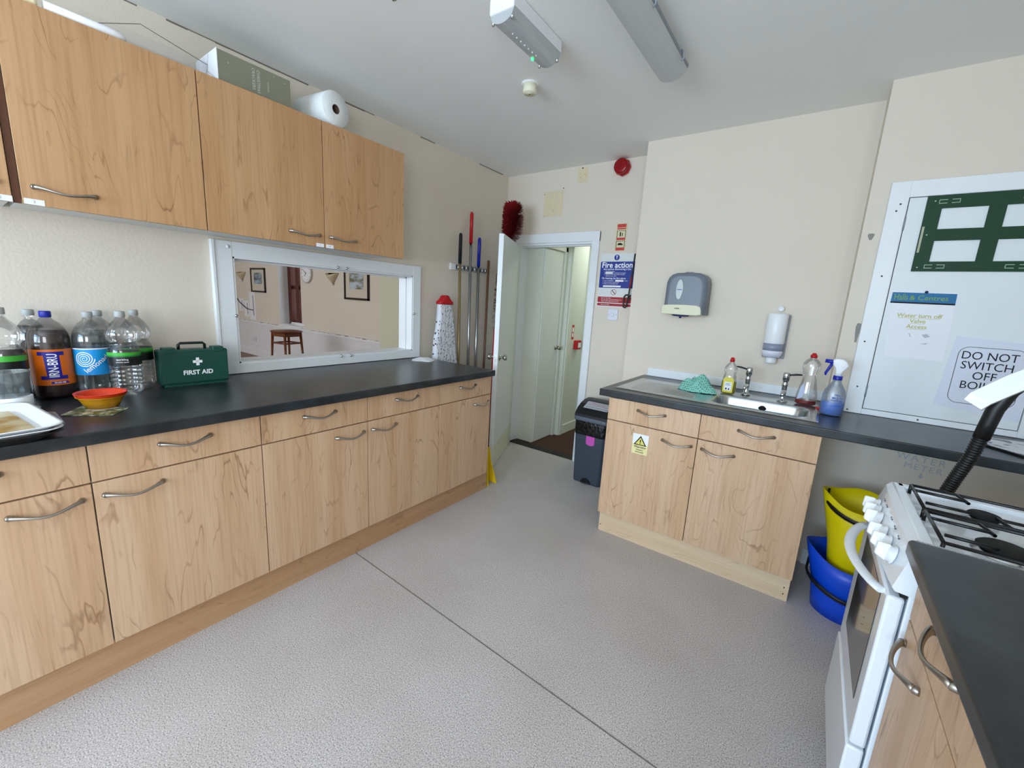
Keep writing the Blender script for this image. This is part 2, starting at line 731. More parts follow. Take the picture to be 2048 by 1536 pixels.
# bare patches of plaster and hand lettering on that wall
b = bmesh.new()
pp = [(math.cos(a) * (.011 + .004 * math.sin(3 * a)), math.sin(a) * (.02 + .005 * math.cos(2 * a))) for a in [i * PI / 8 for i in range(16)]]
prism([(2.628 + x, 1.79 + z) for x, z in pp], 3.317, 3.318, 'y', bm=b)
prism([(2.655 + x * .8, 1.32 + z * 3.2) for x, z in pp], 3.317, 3.318, 'y', bm=b)
obj('plaster_patch', b, mat('bare plaster', '8D8B86', .9, var=.2, vscale=60), wh)
M_pencil = mat('pencil', 'B3B6BB', .9)
lettering('WATER', .046, M_pencil, fr_front(3.0, 3.3165, .727), wh, spacing=1.25, turn=R(-2))
lettering('METER', .042, M_pencil, fr_front(3.015, 3.3165, .685), wh, spacing=1.2, turn=R(-2))
obj('pencil_arrow', prism([(3.01, .660), (3.01, .645), (3.002, .645), (3.014, .632), (3.026, .645), (3.018, .645), (3.018, .660)], 3.3165, 3.3175, 'y'), M_pencil, wh)
b = bmesh.new()
bx(b, XR, XR + .1, YB - .1, -1.5, 0, H)
bx(b, XR, XR + .1, -.4, 3.89, 0, H)
bx(b, XR, XR + .1, -1.5, -.4, 0, .98)
bx(b, XR, XR + .1, -1.5, -.4, 2.12, H)
struct('wall_right', b, M_wall)
w = sthing('added_window', (0, 0, 0), 0, 'white framed side window added behind the camera to brighten the left wall')  # unseen window, added for the light it lets in
b = bmesh.new()
for y in (-1.5, -.45):
    bx(b, XR + .03, XR + .08, y, y + .05, .98, 2.12)
for z in (.98, 2.07):
    bx(b, XR + .03, XR + .08, -1.5, -.4, z, z + .05)
obj('window_frame', b, M_gloss, w)
b = bmesh.new()  # back wall with a window opening
WX0, WX1, WZ0, WZ1 = .3, 2.6, .9, 2.25
bx(b, 0, WX0, YB - .1, YB, 0, H)
bx(b, WX1, XR, YB - .1, YB, 0, H)
bx(b, WX0, WX1, YB - .1, YB, 0, WZ0)
bx(b, WX0, WX1, YB - .1, YB, WZ1, H)
struct('wall_back', b, M_wall)
w = sthing('window_2', (0, 0, 0), 0, 'white framed kitchen window behind the camera')
b = bmesh.new()
for x in (WX0, (WX0 + WX1) / 2 - .03, WX1 - .06):
    bx(b, x, x + .06, YB - .08, YB - .03, WZ0, WZ1)
for z in (WZ0, WZ1 - .06):
    bx(b, WX0, WX1, YB - .08, YB - .03, z, z + .06)
obj('window_frame', b, M_gloss, w)
# skirting
struct('baseboard_right', box(2.62, XR, 3.303, 3.318, 0, .09), M_gloss)
struct('baseboard_far', box(.965, 1.365, 3.775, 3.79, 0, .09), M_gloss)

# door opening: lining, architrave, threshold
b = bmesh.new()
bx(b, DX0 - .02, DX0 + .004, 3.786, 3.929, 0, DZ + .02)
bx(b, DX1 - .004, DX1 + .02, 3.785, 3.929, 0, DZ + .02)
bx(b, DX0 + .004, DX1 - .004, 3.785, 3.929, DZ - .004, DZ + .02)
bx(b, DX1 + .004, .963, 3.770, 3.79, 0, 1.974, .004)
bx(b, .10, DX0 - .004, 3.770, 3.79, 0, 1.974, .004)
bx(b, .10, .963, 3.768, 3.79, DZ + .012, 1.974, .004)
bx(b, DX0, DX1, 3.83, 3.845, DZ - .012, DZ)
struct('trim_2', b, M_gloss, 'white painted frame around the open doorway')
struct('trim_3', box(DX0, DX1, 3.79, 3.875, -.01, .006), mat('threshold rubber', '17150F', .6), 'black threshold strip in the doorway')

# kitchen door leaf, open into the room
d1 = sthing('door_1', (.19, 3.782, 0), R(-65.4), 'pale painted flush door standing open against the broom corner')
obj('door_leaf', box(.004, .716, -.038, 0, .006, 1.872, .002), [M_cream_door], d1)
obj('door_edge', box(.716, .7172, -.037, -.001, .006, 1.871), M_gloss, d1, label='bright white closing edge')
obj('floor_reflection', box(.03, .712, 0, .0008, .012, .20), mat('painted floor reflection', 'D6D6BE', .45), d1, label='floor reflection painted on the lower door')  # cream strip imitates the floor mirrored in the glossy door


def knob(parent, x, z, side, yface):
    s = side
    prof = [(.026, 0), (.027, .004), (.011, .006), (.010, .022), (.017, .030), (.024, .042), (.024, .052), (.019, .058), (.0, .059)]
    bm = lathe([(r, yface + s * t) for r, t in prof], 24, (x, z), axis='y')
    obj('knob', bm, M_nickel, parent)


knob(d1, .655, .932, 1, 0)
knob(d1, .655, .932, -1, -.038)
obj('latch_plate', box(.717, .7185, -.030, -.008, .905, .96), M_nickel, d1)

# ------------------------------------------------------------------ setting: corridor beyond the door
struct('floor_corridor', box(.0, 1.6, 3.875, 6.6, -.05, .0), mat('dark red brown carpet', '4A3024', .95, var=.25, vscale=120))
struct('ceiling_corridor', box(.0, 1.7, 3.89, 6.7, 2.35, 2.4), M_corr)
b = box(-.0, .35, 3.93, 4.33, 0, 2.35)
bx(b, -.0, .42, 4.40, 6.6, 0, 2.35)
bx(b, -.0, .42, 4.33, 4.40, 0, 2.35)
struct('wall_corridor_left', b, M_corr)
struct('wall_corridor_right', box(1.5, 1.6, 3.89, 6.6, 0, 2.35), M_corr)
struct('wall_corridor_end', box(.0, 1.6, 6.5, 6.6, 0, 2.35), M_corr)
d2 = sthing('door_2', (.35, 3.94, 0), 0, 'pale green flush door in the corridor')
obj('door_leaf', box(0, .012, 0, .335, .008, 1.878), M_cream_door, d2)
b = box(0, .03, .345, .385, 0, 1.93, .003)
bx(b, 0, .03, -.01, .385, 1.885, 1.93, .003)
obj('door_frame', b, M_corr, d2)
bm = lathe([(r, .012 + t) for r, t in [(.026, 0), (.027, .004), (.011, .006), (.010, .022), (.017, .030), (.024, .042), (.019, .056), (0, .057)]], 20, (.31, .945), axis='x')
obj('knob', bm, M_nickel, d2)
b = box(.42, .435, 4.345, 4.40, 0, 2.3, .003)
bx(b, .42, .432, 4.40, 5.5, 0, .095)
bx(b, .42, .45, 4.72, 4.75, .0, 2.35)
bx(b, .42, .46, 5.0, 5.08, .0, 1.95)
bx(b, .42, .46, 5.75, 5.83, .0, 1.95)
bx(b, .42, .46, 5.0, 5.83, 1.95, 2.03)
struct('trim_4', b, M_corr, 'painted architraves, pipe and skirting in the corridor')
cp = thing('call_point', 'small red fire alarm call point on the corridor wall', 'fire call point', (.42, 4.57, .965))
obj('case', box(0, .045, -.048, .048, -.048, .048, .006), M_red, cp)
obj('glass_panel', box(.045, .047, -.025, .035, -.028, .024), M_wink, cp, label='white break-glass panel')
cs = thing('call_point_sign', 'narrow red and white sign above the corridor call point', 'sign', (.42, 4.485, 1.10))
obj('panel', box(0, .002, -.022, .022, -.075, .075), mat('sign red', 'C23A36', .5), cs)
b = box(.002, .0026, -.015, .015, .0, .05)
bx(b, .002, .0026, -.015, .015, -.05, -.01)
obj('pictogram', b, M_wink, cs)

# ------------------------------------------------------------------ setting: hall seen through the hatch
struct('floor_hall', box(-9.5, -.12, -2, 4.8, -.05, 0), mat('red brown hall floor', '7E5A4C', .5, var=.1, vscale=6))
struct('ceiling_hall', box(-9.5, -.12, -2, 4.9, 2.9, 2.95), M_ceil)
VX0, VX1, VZ0, VZ1 = -5.66, -4.87, .73, 2.3
b = bmesh.new()
YH = 4.36
bx(b, -9.5, VX0, YH, YH + .45, .70, 2.9)
bx(b, VX1, -.12, YH, YH + .45, .70, 2.9)
bx(b, VX0, VX1, YH, YH + .45, VZ1, 2.9)
struct('wall_hall_far', b, M_wall_hall)
b = bmesh.new()
bx(b, -9.5, -.12, YH - .006, YH + .45, 0, .70)
struct('wall_hall_far_lower', b, M_wall_dado)
struct('wall_hall_pier', box(-2.50, -.12, 4.24, YH - .006, 0, 2.9), mat('pale green hall paint', 'D2D6C0', .75, var=.02))
struct('wall_hall_end', box(-9.6, -9.5, -2, 4.8, 0, 2.9), M_wall_hall)
struct('wall_hall_near', box(-9.5, -.12, -2.1, -2, 0, 2.9), M_wall_hall)
b = bmesh.new()
bx(b, -9.5, VX0, YH - .022, YH, .66, .70)
bx(b, VX0, -2.5, YH - .022, YH, .66, .70)
bx(b, -9.5, -2.5, YH - .018, YH, .0, .13)
struct('trim_5', b, M_gloss, 'white dado rail and skirting in the hall')
b = bmesh.new()   # scuff marks on the dado rail
x = -7.4
while x < -2.7:
    l = random.uniform(.04, .22)
    if random.random() < .65 and not (VX0 - .02 < x < VX1):
        bx(b, x, x + l, YH - .0235, YH - .021, .697 - .008 * random.random(), .7005)
    x += l + random.uniform(.03, .2)
struct('trim_6', b, mat('worn paint', '6D655B', .9), 'worn scuffs along the hall dado rail')
w3 = sthing('window_3', (0, 0, 0), 0, 'deep hall window with a brown sash and white reveals')
b = box(VX0, VX1, YH - .02, YH + .28, VZ0 - .03, VZ0, .004)
obj('sill', b, M_gloss, w3)
obj('reveal', box(VX0 - .001, VX0 + .004, YH, YH + .28, VZ0, VZ1), M_gloss, w3)
b = bmesh.new()
M_mahog = mat('mahogany paint', '4B1E12', .3, var=.15, vscale=10)
for x in (VX0 + .004, VX0 + .28, VX1 - .11):
    bx(b, x, x + .11, YH + .17, YH + .27, VZ0, VZ1)
for z in (VZ0, 1.38, VZ1 - .06):
    bx(b, VX0, VX1, YH + .2, YH + .26, z, z + .06)
obj('sash', b, M_mahog, w3)
obj('pane', box(VX0, VX1, YH + .228, YH + .232, VZ0, VZ1), M_glass, w3)

# serving hatch frame and its catches
w1 = sthing('window_1', (0, 0, 0), 0, 'white framed serving hatch in the left wall')
b = bmesh.new()
h0, h3, hz1, hz0 = 1.398, 2.739, 1.593, .912
bx(b, 0, .022, h0, HY0 + .004, hz0, hz1, .003)
bx(b, 0, .022, HY1 - .004, h3, hz0, hz1, .003)
bx(b, 0, .021, HY0, HY1, hz0, HZ0 + .004, .003)
bx(b, 0, .021, HY0, HY1, HZ1 - .004, hz1, .003)
bx(b, 0, .028, h0 - .012, h0 + .004, hz0, hz1, .003)
obj('window_frame', b, M_gloss, w1)
b = bmesh.new()
bx(b, -.13, .018, HY0 - .001, HY0 + .012, HZ0, HZ1)
bx(b, -.13, .018, HY1 - .012, HY1 + .001, HZ0, HZ1)
bx(b, -.13, .018, HY0, HY1, HZ0 - .001, HZ0 + .012)
bx(b, -.13, .018, HY0, HY1, HZ1 - .012, HZ1 + .001)
bx(b, -.06, -.045, HY0, HY0 + .02, HZ0, HZ1)
bx(b, -.06, -.045, HY1 - .02, HY1, HZ0, HZ1)
bx(b, -.06, -.045, HY0, HY1, HZ1 - .022, HZ1)
obj('lining', b, M_gloss, w1)
for (y, z) in ((2.07, HZ0 + .003), (2.14, HZ0 + .003), (2.06, HZ1), (2.12, HZ1), (HY0, 1.22), (HY1, 1.245)):
    obj('catch', lathe([(.007, .018), (.009, .024), (.007, .032), (0, .034)], 10, (y, z), axis='x'), M_chrome, w1)
obj('screw_cover', lathe([(.009, .02), (.009, .024), (0, .026)], 12, (1.462, 1.565), axis='x'), M_gloss, w1)

# ------------------------------------------------------------------ cabinets
def handle(parent, x, z, y=0, L=.148, label=None):
    pts, rs = [], []
    n = 16
    for i in range(n + 1):
        t = i / n
        s = math.sin(PI * t)
        a = abs(2 * t - 1)
        pts.append((x - L / 2 + L * t, y - .006 - .024 * s ** .8, z - .011 * s * s + .002 * (1 - s)))
        rs.append(.0042 + .0036 * a ** 3)
    rs[0] = rs[-1] = .0085
    bm = tube(pts, rs, 12)
    for xx in (x - L / 2, x + L / 2):
        lathe([(.0085, y), (.0085, y - .004), (.006, y - .012), (0, y - .0135)], 14, (xx, z + .002), bm, axis='y')
    o = obj('handle', bm, M_nickel, parent)
    return o


def base_unit(name, label, loc, rz, w, fronts, group=None, depth=.56, wm=None, body_x=(0, 0)):
    """fronts: list of (x0, x1, door handle side)"""
    wm = wm or M_wood
    t = thing(name, label, 'cabinet', loc, rz, group)
    b = bmesh.new()
    bx(b, .001, .018, .02, depth, .15, .868)
    bx(b, w - .018, w - .001, .02, depth, .15, .868)
    bx(b, .018, w - .018, .02, depth, .15, .168)
    bx(b, .018, w - .018, depth - .01, depth, .168, .868)
    bx(b, .018, w - .018, .02, .04, .735, .868)
    bx(b, .018, w - .018, .02, .03, .168, .735, 0, 1)
    obj('body', b, [M_white, M_dark], t)
    for (x0, x1, side) in fronts:
        g = .0018
        d = obj('drawer_front', box(x0 + g, x1 - g, 0, .018, .7385, .866, .0012), wm, t)
        handle(d, (x0 + x1) / 2, .82)
        d = obj('door', box(x0 + g, x1 - g, 0, .018, .151, .7335, .0012), wm, t)
        hx = x0 + .10 if side == 'l' else x1 - .10
        handle(d, hx, .686)
        t['door'] = 1
        last = d
    del t['door']
    return t, last


names = ['base cabinet at the near left edge of the photo, under the white trays',
         'base cabinet under the orange bowls, its door handle on the left',
         'base cabinet under the first aid box and hatch corner, door handle at the right',
         'base cabinet below the right half of the hatch, door handle at the left',
         'last base cabinet of the left row, beside the open door']
ys = [.273, .773, 1.275, 1.778, 2.279, 2.771]
for i in range(5):
    base_unit('base_cabinet', names[i], (.72, ys[i], 0), R(90), ys[i + 1] - ys[i], [(0, ys[i + 1] - ys[i], 'rlrlr'[i])], 'base cabinets along the left wall', .70)
p = obj('plinth', box(0, 2.552, 0, .016, 0, .15), M_woodx, None, (.675, .273, 0), (0, 0, R(90)))
tag(p, 'long wooden plinth under the left row of base cabinets', 'plinth')
# worktop, left: rolled front edge
nose = [(.755 + .005 * math.cos(a), .905 + .005 * math.sin(a)) for a in [R(90 - 15 * i) for i in range(7)]]
nose += [(.755 + .005 * math.cos(a), .875 + .005 * math.sin(a)) for a in [R(0 - 15 * i) for i in range(7)]]
b = bmesh.new()
prism([(0.001, .87), (.001, .91)] + [(x, z) for x, z in nose], .273, 2.758, 'y', bm=b)
o = obj('worktop', b, M_slate)
tag(o, 'long dark slate-effect worktop on the left row of cabinets, under the hatch', 'worktop')

# sink cabinet
t, last = base_unit('sink_cabinet', 'double base cabinet with two drawers and two doors under the sink', (1.58, 2.79, 0), 0, 1.002,
                    [(0, .5, 'r'), (.5, 1.002, 'l')], None, .70)
p = obj('plinth', box(0, 1.005, 0, .016, 0, .15), M_woodp, None, (1.573, 2.85, 0))
tag(p, 'pale wooden plinth under the sink cabinet with screw holes at its ends', 'plinth')
for (x, z) in ((.012, .04), (.012, .12), (.985, .035), (.985, .07), (.985, .125)):
    obj('screw_hole', lathe([(.0035, -.0005), (.0035, .001)], 8, (x, z), axis='y'), M_blackm, p)
# warning sticker on the left door
ws = thing('warning_sticker', 'yellow and white warning sticker on the left door of the sink cabinet', 'sticker', (1.789, 2.7895, .632))
obj('sheet', box(-.044, .044, -.0006, 0, -.058, .058), mat('sticker pale yellow', 'E3DC9E', .5), ws)
obj('upper_sheet', box(-.044, .044, -.0009, -.0006, -.0, .058), M_paper, ws)
b = bmesh.new()
tri = [(-.036, -.006), (.036, -.006), (0, .05)]
prism(tri, -.0013, -.0009, 'y', bm=b)
obj('triangle_border', b, M_ink, ws)
prm = [(-.026, -.001), (.026, -.001), (0, .039)]
obj('triangle_face', prism(prm, -.0016, -.0013, 'y'), mat('sticker yellow', 'D9CF6A', .5), ws)
b = prism([(-.0035, .026), (.0035, .026), (.002, .009), (-.002, .009)], -.0019, -.0016, 'y')
lathe([(.003, -.0019), (.003, -.0016)], 10, (0, .004), b, axis='y')
obj('exclamation_mark', b, M_ink, ws)
lettering('Warning', .019, M_ink, fr_front(0, -.0011, -.017), ws, bold=.02)
lettering('Cleaning', .012, M_ink, fr_front(0, -.0011, -.033), ws, bold=.02)
lettering('chemicals', .012, M_ink, fr_front(0, -.0011, -.046), ws, bold=.02)

# sink worktop with cut-out
b = bmesh.new()
yf = 2.854
nose = [(yf + .005 - .005 * math.cos(a), .905 + .005 * math.sin(a)) for a in [R(90 - 15 * i) for i in range(7)]]
nose += [(yf + .005 - .005 * math.cos(a), .875 + .005 * math.sin(a)) for a in [R(0 - 15 * i) for i in range(7)]]
nose = [(y - .078, z) for y, z in nose]     # front edge of the wider sink part lies at y=2.776
F0 = 2.776
prism([(2.95, .87), (2.95, .91)] + nose, 1.523, 2.59, 'x', bm=b)
bx(b, 1.523, 2.07, 2.95, 3.54, .87, .91)
bx(b, 2.53, 2.59, 2.95, 3.54, .87, .91)
bx(b, 2.07, 2.53, 3.235, 3.54, .87, .91)
prism([(3.318, .87), (3.318, .91)] + nose, 2.59, XR - .002, 'x', bm=b)
WT = obj('worktop', b, M_slate)
tag(WT, 'dark slate-effect worktop with the inset sink, running on below the white access hatch', 'worktop')
o = struct('trim_7', box(1.55, 2.588, 3.525, 3.54, .911, .968, .003), M_gloss, 'white upstand behind the sink')

# stainless sink as a height field
sx0, sx1, sy0, sy1 = 1.571, 2.56, 2.872, 3.36
bx0, bx1, by0, by1 = 2.085, 2.515, 2.925, 3.215


def rbox_sdf(x, y, cx, cy, hx, hy, r):
    qx, qy = abs(x - cx) - hx + r, abs(y - cy) - hy + r
    return math.hypot(max(qx, 0), max(qy, 0)) + min(max(qx, qy), 0) - r


def smooth(a, b_, x):
    t = max(0, min(1, (x - a) / (b_ - a)))
    return t * t * (3 - 2 * t)


b = bmesh.new()
NX, NY = 220, 150
grid = []
for j in range(NY + 1):
    row = []
    for i in range(NX + 1):
        x = sx0 + (sx1 - sx0) * i / NX
        y = sy0 + (sy1 - sy0) * j / NY
        e = min(x - sx0, sx1 - x, y - sy0, sy1 - y)
        z = .9115 + .004 * smooth(0, .008, e) - .003 * smooth(.012, .024, e)
        d = rbox_sdf(x, y, (bx0 + bx1) / 2, (by0 + by1) / 2, (bx1 - bx0) / 2, (by1 - by0) / 2, .07)
        z -= .15 * smooth(.004, -.035, d)
        # drainer: shallow tray with ridges
        dd = rbox_sdf(x, y, 1.83, 3.10, .215, .19, .03)
        z -= .0015 * smooth(.0, -.03, dd)
        if dd < 0 and 1.635 < x < 2.02 and 2.945 < y < 3.27:
            rr = smooth(1.635, 1.655, x) * smooth(2.02, 1.98, x)
            z += .0045 * rr * (.5 - .5 * math.cos((y - 2.945) / .0406 * 2 * PI))
        row.append(b.verts.new((x, y, z)))
    grid.append(row)
for j in range(NY):
    for i in range(NX):
        f = b.faces.new((grid[j][i], grid[j][i + 1], grid[j + 1][i + 1], grid[j + 1][i]))
        f.smooth = True
o = thing('sink', 'stainless steel inset sink with ridged drainer on the left of the bowl', 'sink', (0, 0, 0))
obj('bowl_and_drainer', b, M_steel, o)
b = lathe([(.021, 3.214), (.021, 3.205), (.012, 3.2035), (0, 3.203)], 20, (2.31, .865), axis='y')
obj('overflow', b, M_blackm, o, label='black overflow outlet in the back of the bowl')
obj('waste', lathe([(.04, .763), (.034, .766), (.02, .7635), (0, .7635)], 24, (2.31, 3.07)), M_chrome, o)


def tap(x, y, lever, label):
    t = thing('tap', label, 'tap', (x, y, .915), 0, 'pillar taps at the sink')
    obj('body', lathe([(.026, 0), (.026, .004), (.016, .009), (.0125, .02), (.0125, .085), (.0145, .088), (.0145, .10), (.0125, .104), (.0125, .115), (.017, .12), (.0175, .155), (.014, .163), (0, .165)], 24), M_chrome, t)
    # short spout towards the bowl
    obj('spout', tube([(0, 0, .055), (0, -.03, .062), (0, -.07, .063), (0, -.095, .058), (0, -.105, .045)], [.011, .011, .010, .0095, .009], 14), M_chrome, t)
    s = lever
    obj('lever', tube([(0, 0, .148), (s * .02, -.004, .152), (s * .045, -.006, .158), (s * .07, -.008, .160)], [.009, .008, .0095, .006], 12, flat=.6), mat('tap lever', '2B2F33', .25, .7), t)


tap(2.206, 3.325, -1, 'chrome pillar tap nearer the yellow bottle, dark lever pointing left')
tap(2.392, 3.285, 1, 'chrome pillar tap nearer the red bottle, dark lever pointing right')

# ------------------------------------------------------------------ wall cabinets (upper left)
U0, U1 = 1.597, 2.208


def wall_unit(y0, y1, side, label, sticker=None):
    w = y1 - y0
    t = thing('wall_cabinet', label, 'cabinet', (.324, y0, U0), R(90), 'wall cabinets above the hatch')
    b = bmesh.new()
    h = U1 - U0
    bx(b, 0, w, .02, .322, .012, .03)
    bx(b, 0, w, .02, .322, h - .018, h)
    bx(b, 0, .016, .02, .322, .03, h - .018)
    bx(b, w - .016, w, .02, .322, .03, h - .018)
    bx(b, .016, w - .016, .02, .026, .03, h - .018, 0, 1)
    obj('body', b, [M_white, M_dark], t)
    g = .0018
    d = obj('door', box(g, w - g, 0, .018, .0, h, .0012), M_wood_warmlit, t)
    handle(d, .105 if side == 'l' else w - .105, .055)
    return t


wall_unit(.215, .742, 'r', 'partly cut-off wooden wall cabinet at the top left edge, left of the dark gap')
wall_unit(.760, 1.278, 'l', 'largest-looking wooden wall cabinet, right of the dark gap with handle at lower left')
wall_unit(1.278, 1.806, 'r', 'wooden wall cabinet below the paper roll, handle at its lower right corner')
wall_unit(1.806, 2.327, 'l', 'wooden wall cabinet at the right end of the row, above the hatch')
b = box(.306, .318, .742, .760, U0, U1)  # dark strip stands in for the shade of the open gap
o = obj('gap_shade_strip', b, mat('gap shade brown', '5A3620', .6))
tag(o, 'narrow strip painted dark brown for the shaded gap between the first two wall cabinets', 'gap strip')
for (y, wd, txt, lab) in ((.716, .05, '2', 'white number label on the cut-off wall cabinet at the far left'), (.788, .046, '3', 'white number label under the largest wall cabinet handle'),
                          (1.778, .042, '1', 'left of the two small white labels at the shared door corner'), (1.832, .042, '4', 'right of the two small white labels at the shared door corner')):
    s = thing('number_label', lab, 'label', (.3245, y, 1.606), 0, 'white labels on the wall cabinet doors')
    obj('sheet', box(0, .0006, -wd / 2, wd / 2, -.009, .009), M_paper, s)
    lettering(txt, .012, mat('grey ink', '8A8F98', .8), fr_left(.0009, 0, 0), s)

# ------------------------------------------------------------------ things on the wall cabinets
t = thing('gift_box', 'long grey-green cardboard box with white folded end on the wall cabinets', 'box', (.19, 1.372, U1), 0)
L0, hb, wb = .31, .135, .20
obj('body', box(-.12, .10, .0, .30, .001, .128), mat('grey green card', '7E7F6C', .6, var=.06, vscale=20), t)
b = bmesh.new()
bx(b, -.121, .101, -.003, 0, .0, .129)
obj('end_flap', b, M_paper, t, label='white folded end')
b = bmesh.new()
for (p1, p2) in (((-.11, .012), (-.005, .066)), ((.095, .012), (-.005, .066)), ((-.005, .066), (.02, .125))):
    tube([(p1[0], -.0035, p1[1]), (p2[0], -.0035, p2[1])], .0008, 6, b)
obj('fold_creases', b, mat('fold grey', '9EA3A6', .8), t)
M_bt = mat('pale box print', 'C9CAC0', .7)
lettering('CHRISTMAS', .017, M_bt, fr_left(.1012, .158, .066), t, turn=R(-90), spacing=1.05)
lettering('CRACKERS', .017, M_bt, fr_left(.1012, .138, .070), t, turn=R(-90), spacing=1.05)
lettering('traditional', .010, M_bt, fr_left(.1012, .20, .06), t, turn=R(-90))
for (y, z) in ((.226, .115), (.275, .105), (.04, .09)):
    obj('print_dot', lathe([(.002, .1005), (.002, .1015)], 6, (y, z), axis='x'), M_bt, t)
# kitchen roll lying with its open end to the room
t = thing('paper_roll', 'white paper roll lying on the wall cabinets, its hollow end facing the room', 'paper roll', (.20, 1.875, U1 + .083), R(8))
b = bmesh.new()
prof = [(.022, -.115), (.082, -.115), (.083, -.112), (.083, .112), (.082, .115), (.022, .115)]
lathe(prof, 40, (0, 0), b, axis='x', cap=False)
obj('paper', b, mat('tissue paper', 'E4E8E8', .9, bump=.3, bscale=150), t)
b = bmesh.new()
lathe([(.022, -.115), (.022, .115)], 30, (0, 0), b, axis='x', cap=False)
lathe([(.0205, -.115), (.0205, .115)], 30, (0, 0), b, axis='x', cap=False)
lathe([(.0, -.10), (.0205, -.10)], 30, (0, 0), b, axis='x', cap=False)
obj('core_tube', b, mat('brown card', '6B5A4A', .9), t)
# rolled white tube and cream packet
b = tube([(.30, .875, U1 + .016), (.30, 1.04, U1 + .016), (.30, 1.06, U1 + .016), (.298, 1.078, U1 + .013)], [.016, .016, .013, .005], 20)
o = obj('white_tube', b, M_plast)
tag(o, 'slim white tube lying along the front of the wall cabinets', 'tube')
b = box(.21, .318, .70, .862, U1, U1 + .04, .008)
o = obj('cream_packet', b, mat('cream packet', 'EADFB8', .6))
tag(o, 'cream coloured packet at the top left corner on the wall cabinets', 'packet')
b = bmesh.new()
bx(b, .02, .20, .98, 1.365, U1, U1 + .001)
bx(b, .02, .021, .98, 1.365, U1, U1 + .125)
bx(b, .199, .2, .98, 1.365, U1, U1 + .09)
o = thing('clear_sheet_box', 'clear plastic box with thin dark edges between the white tube and the card box', 'box', (0, 0, 0))
obj('panels', b, M_clear, o)
b = tube([(.2, .98, U1 + .05), (.2, 1.15, U1 + .13), (.2, 1.365, U1 + .085)], .0012, 6)
obj('rim_wire', b, mat('thin grey edge', '5C5A52', .5), o)

# ------------------------------------------------------------------ bottles on the left worktop
TZ = .9105
M_liqcola = mat('cola', '120605', .1, coat=.5)
M_cap_g = mat('grey bottle cap', 'A5A8A6', .45)


def rib(z, n, r, amp):
    return r + amp * math.cos(z * n)


def big_bottle(name, label, cat_loc, prof, cap_m, liquid=None, level=None, group=None, body_m=None):
    t = thing(name, label, 'bottle', (*cat_loc, TZ), 0, group)
    bm = lathe(prof, 36)
    bmesh.ops.delete(bm, geom=[f for f in bm.faces if len(f.verts) > 4], context='FACES_ONLY')
    obj('bottle_body', bm, body_m or M_clear, t)
    zt = prof[-1][1]
    obj('cap', lathe([(.0155, zt - .016), (.0165, zt - .014), (.0165, zt + .004), (.0155, zt + .007), (0, zt + .007)], 24), cap_m, t)
    if liquid:
        lp = [(max(r - .0015, .002), z + .001) for r, z in prof if z < level]
        # close at level
        for (r0, z0), (r1, z1) in zip(prof, prof[1:]):
            if z0 < level <= z1:
                lp.append((r0 + (r1 - r0) * (level - z0) / (z1 - z0) - .0015, level))
        obj('drink', lathe(lp, 36), liquid, t)
    return t


def straight_prof(r=.056, h=.32):
    return [(.0, .006), (.03, .003), (r - .012, 0), (r - .002, .012), (r, .03), (r, h * .66), (r - .0005, h * .71), (r - .004, h * .77), (r - .012, h * .83), (r - .024, h * .885), (r - .037, h * .922), (.0145, h * .945), (.0135, h * .95), (.0135, h)]


def waist_prof(r=.051, h=.33):
    P = [(.0, .012), (.02, .004), (r - .012, 0), (r - .003, .014)]
    z = .03
    while z < .115:
        P.append((r - .001 + .0012 * math.cos((z - .03) / .017 * 2 * PI), z))
        z += .0042
    P += [(r, .12), (r, .185), (r - .004, .195), (r - .011, .207), (r - .011, .215), (r - .003, .225), (r - .0005, .238), (r, .25), (r - .006, .268), (r - .018, .288), (r - .031, .303), (.0145, .311), (.0135, .316), (.0135, h)]
    return P


M_irn = mat('amber drink', '6A1E02', .08, trans=.55, ior=1.2)
# orange label bottle
cx, cy = .13, .80
t = big_bottle('soda_bottle', 'tall bottle of dark orange soda with a blue cap and an orange label', (.147, .790), straight_prof(.057, .322), M_dblue, mat('dark amber drink', '2C0A02', .3), .262, 'drink bottles on the left worktop')
yaw = R(-4)
Rl = .0577
lb = obj('label', lathe([(Rl, .055), (Rl, .19)], 40, cap=False), mat('orange label', 'D96A12', .35), t)
mb = mat('label blue', '1B1E8C', .4)
wrappoly([[(-.040, .168), (.032, .168), (.032, .182), (-.040, .182)], [(-.038, .077), (.036, .077), (.036, .091), (-.038, .091)],
          [(-.020, .091), (.020, .091), (.018, .168), (-.024, .168)]], mb, 0, 0, 0, Rl + .0004, yaw, lb, 'letter_i_emblem')
wraptext('IRN-BRU', .038, M_wink, 0, 0, .13, Rl + .0008, yaw, lb, turn=R(90), bold=.012, sx=.62)
wrappoly([[(-.012, .06), (.04, .06), (.032, .069), (-.012, .069)]], mb, 0, 0, 0, Rl + .0004, yaw, lb, 'scan_strip')
wraptext('SCAN ME', .0075, M_wink, 0, 0, .0645, Rl + .0008, yaw, lb, u0=.012, bold=.02)
# lemonade in front
cx, cy = .16, .90


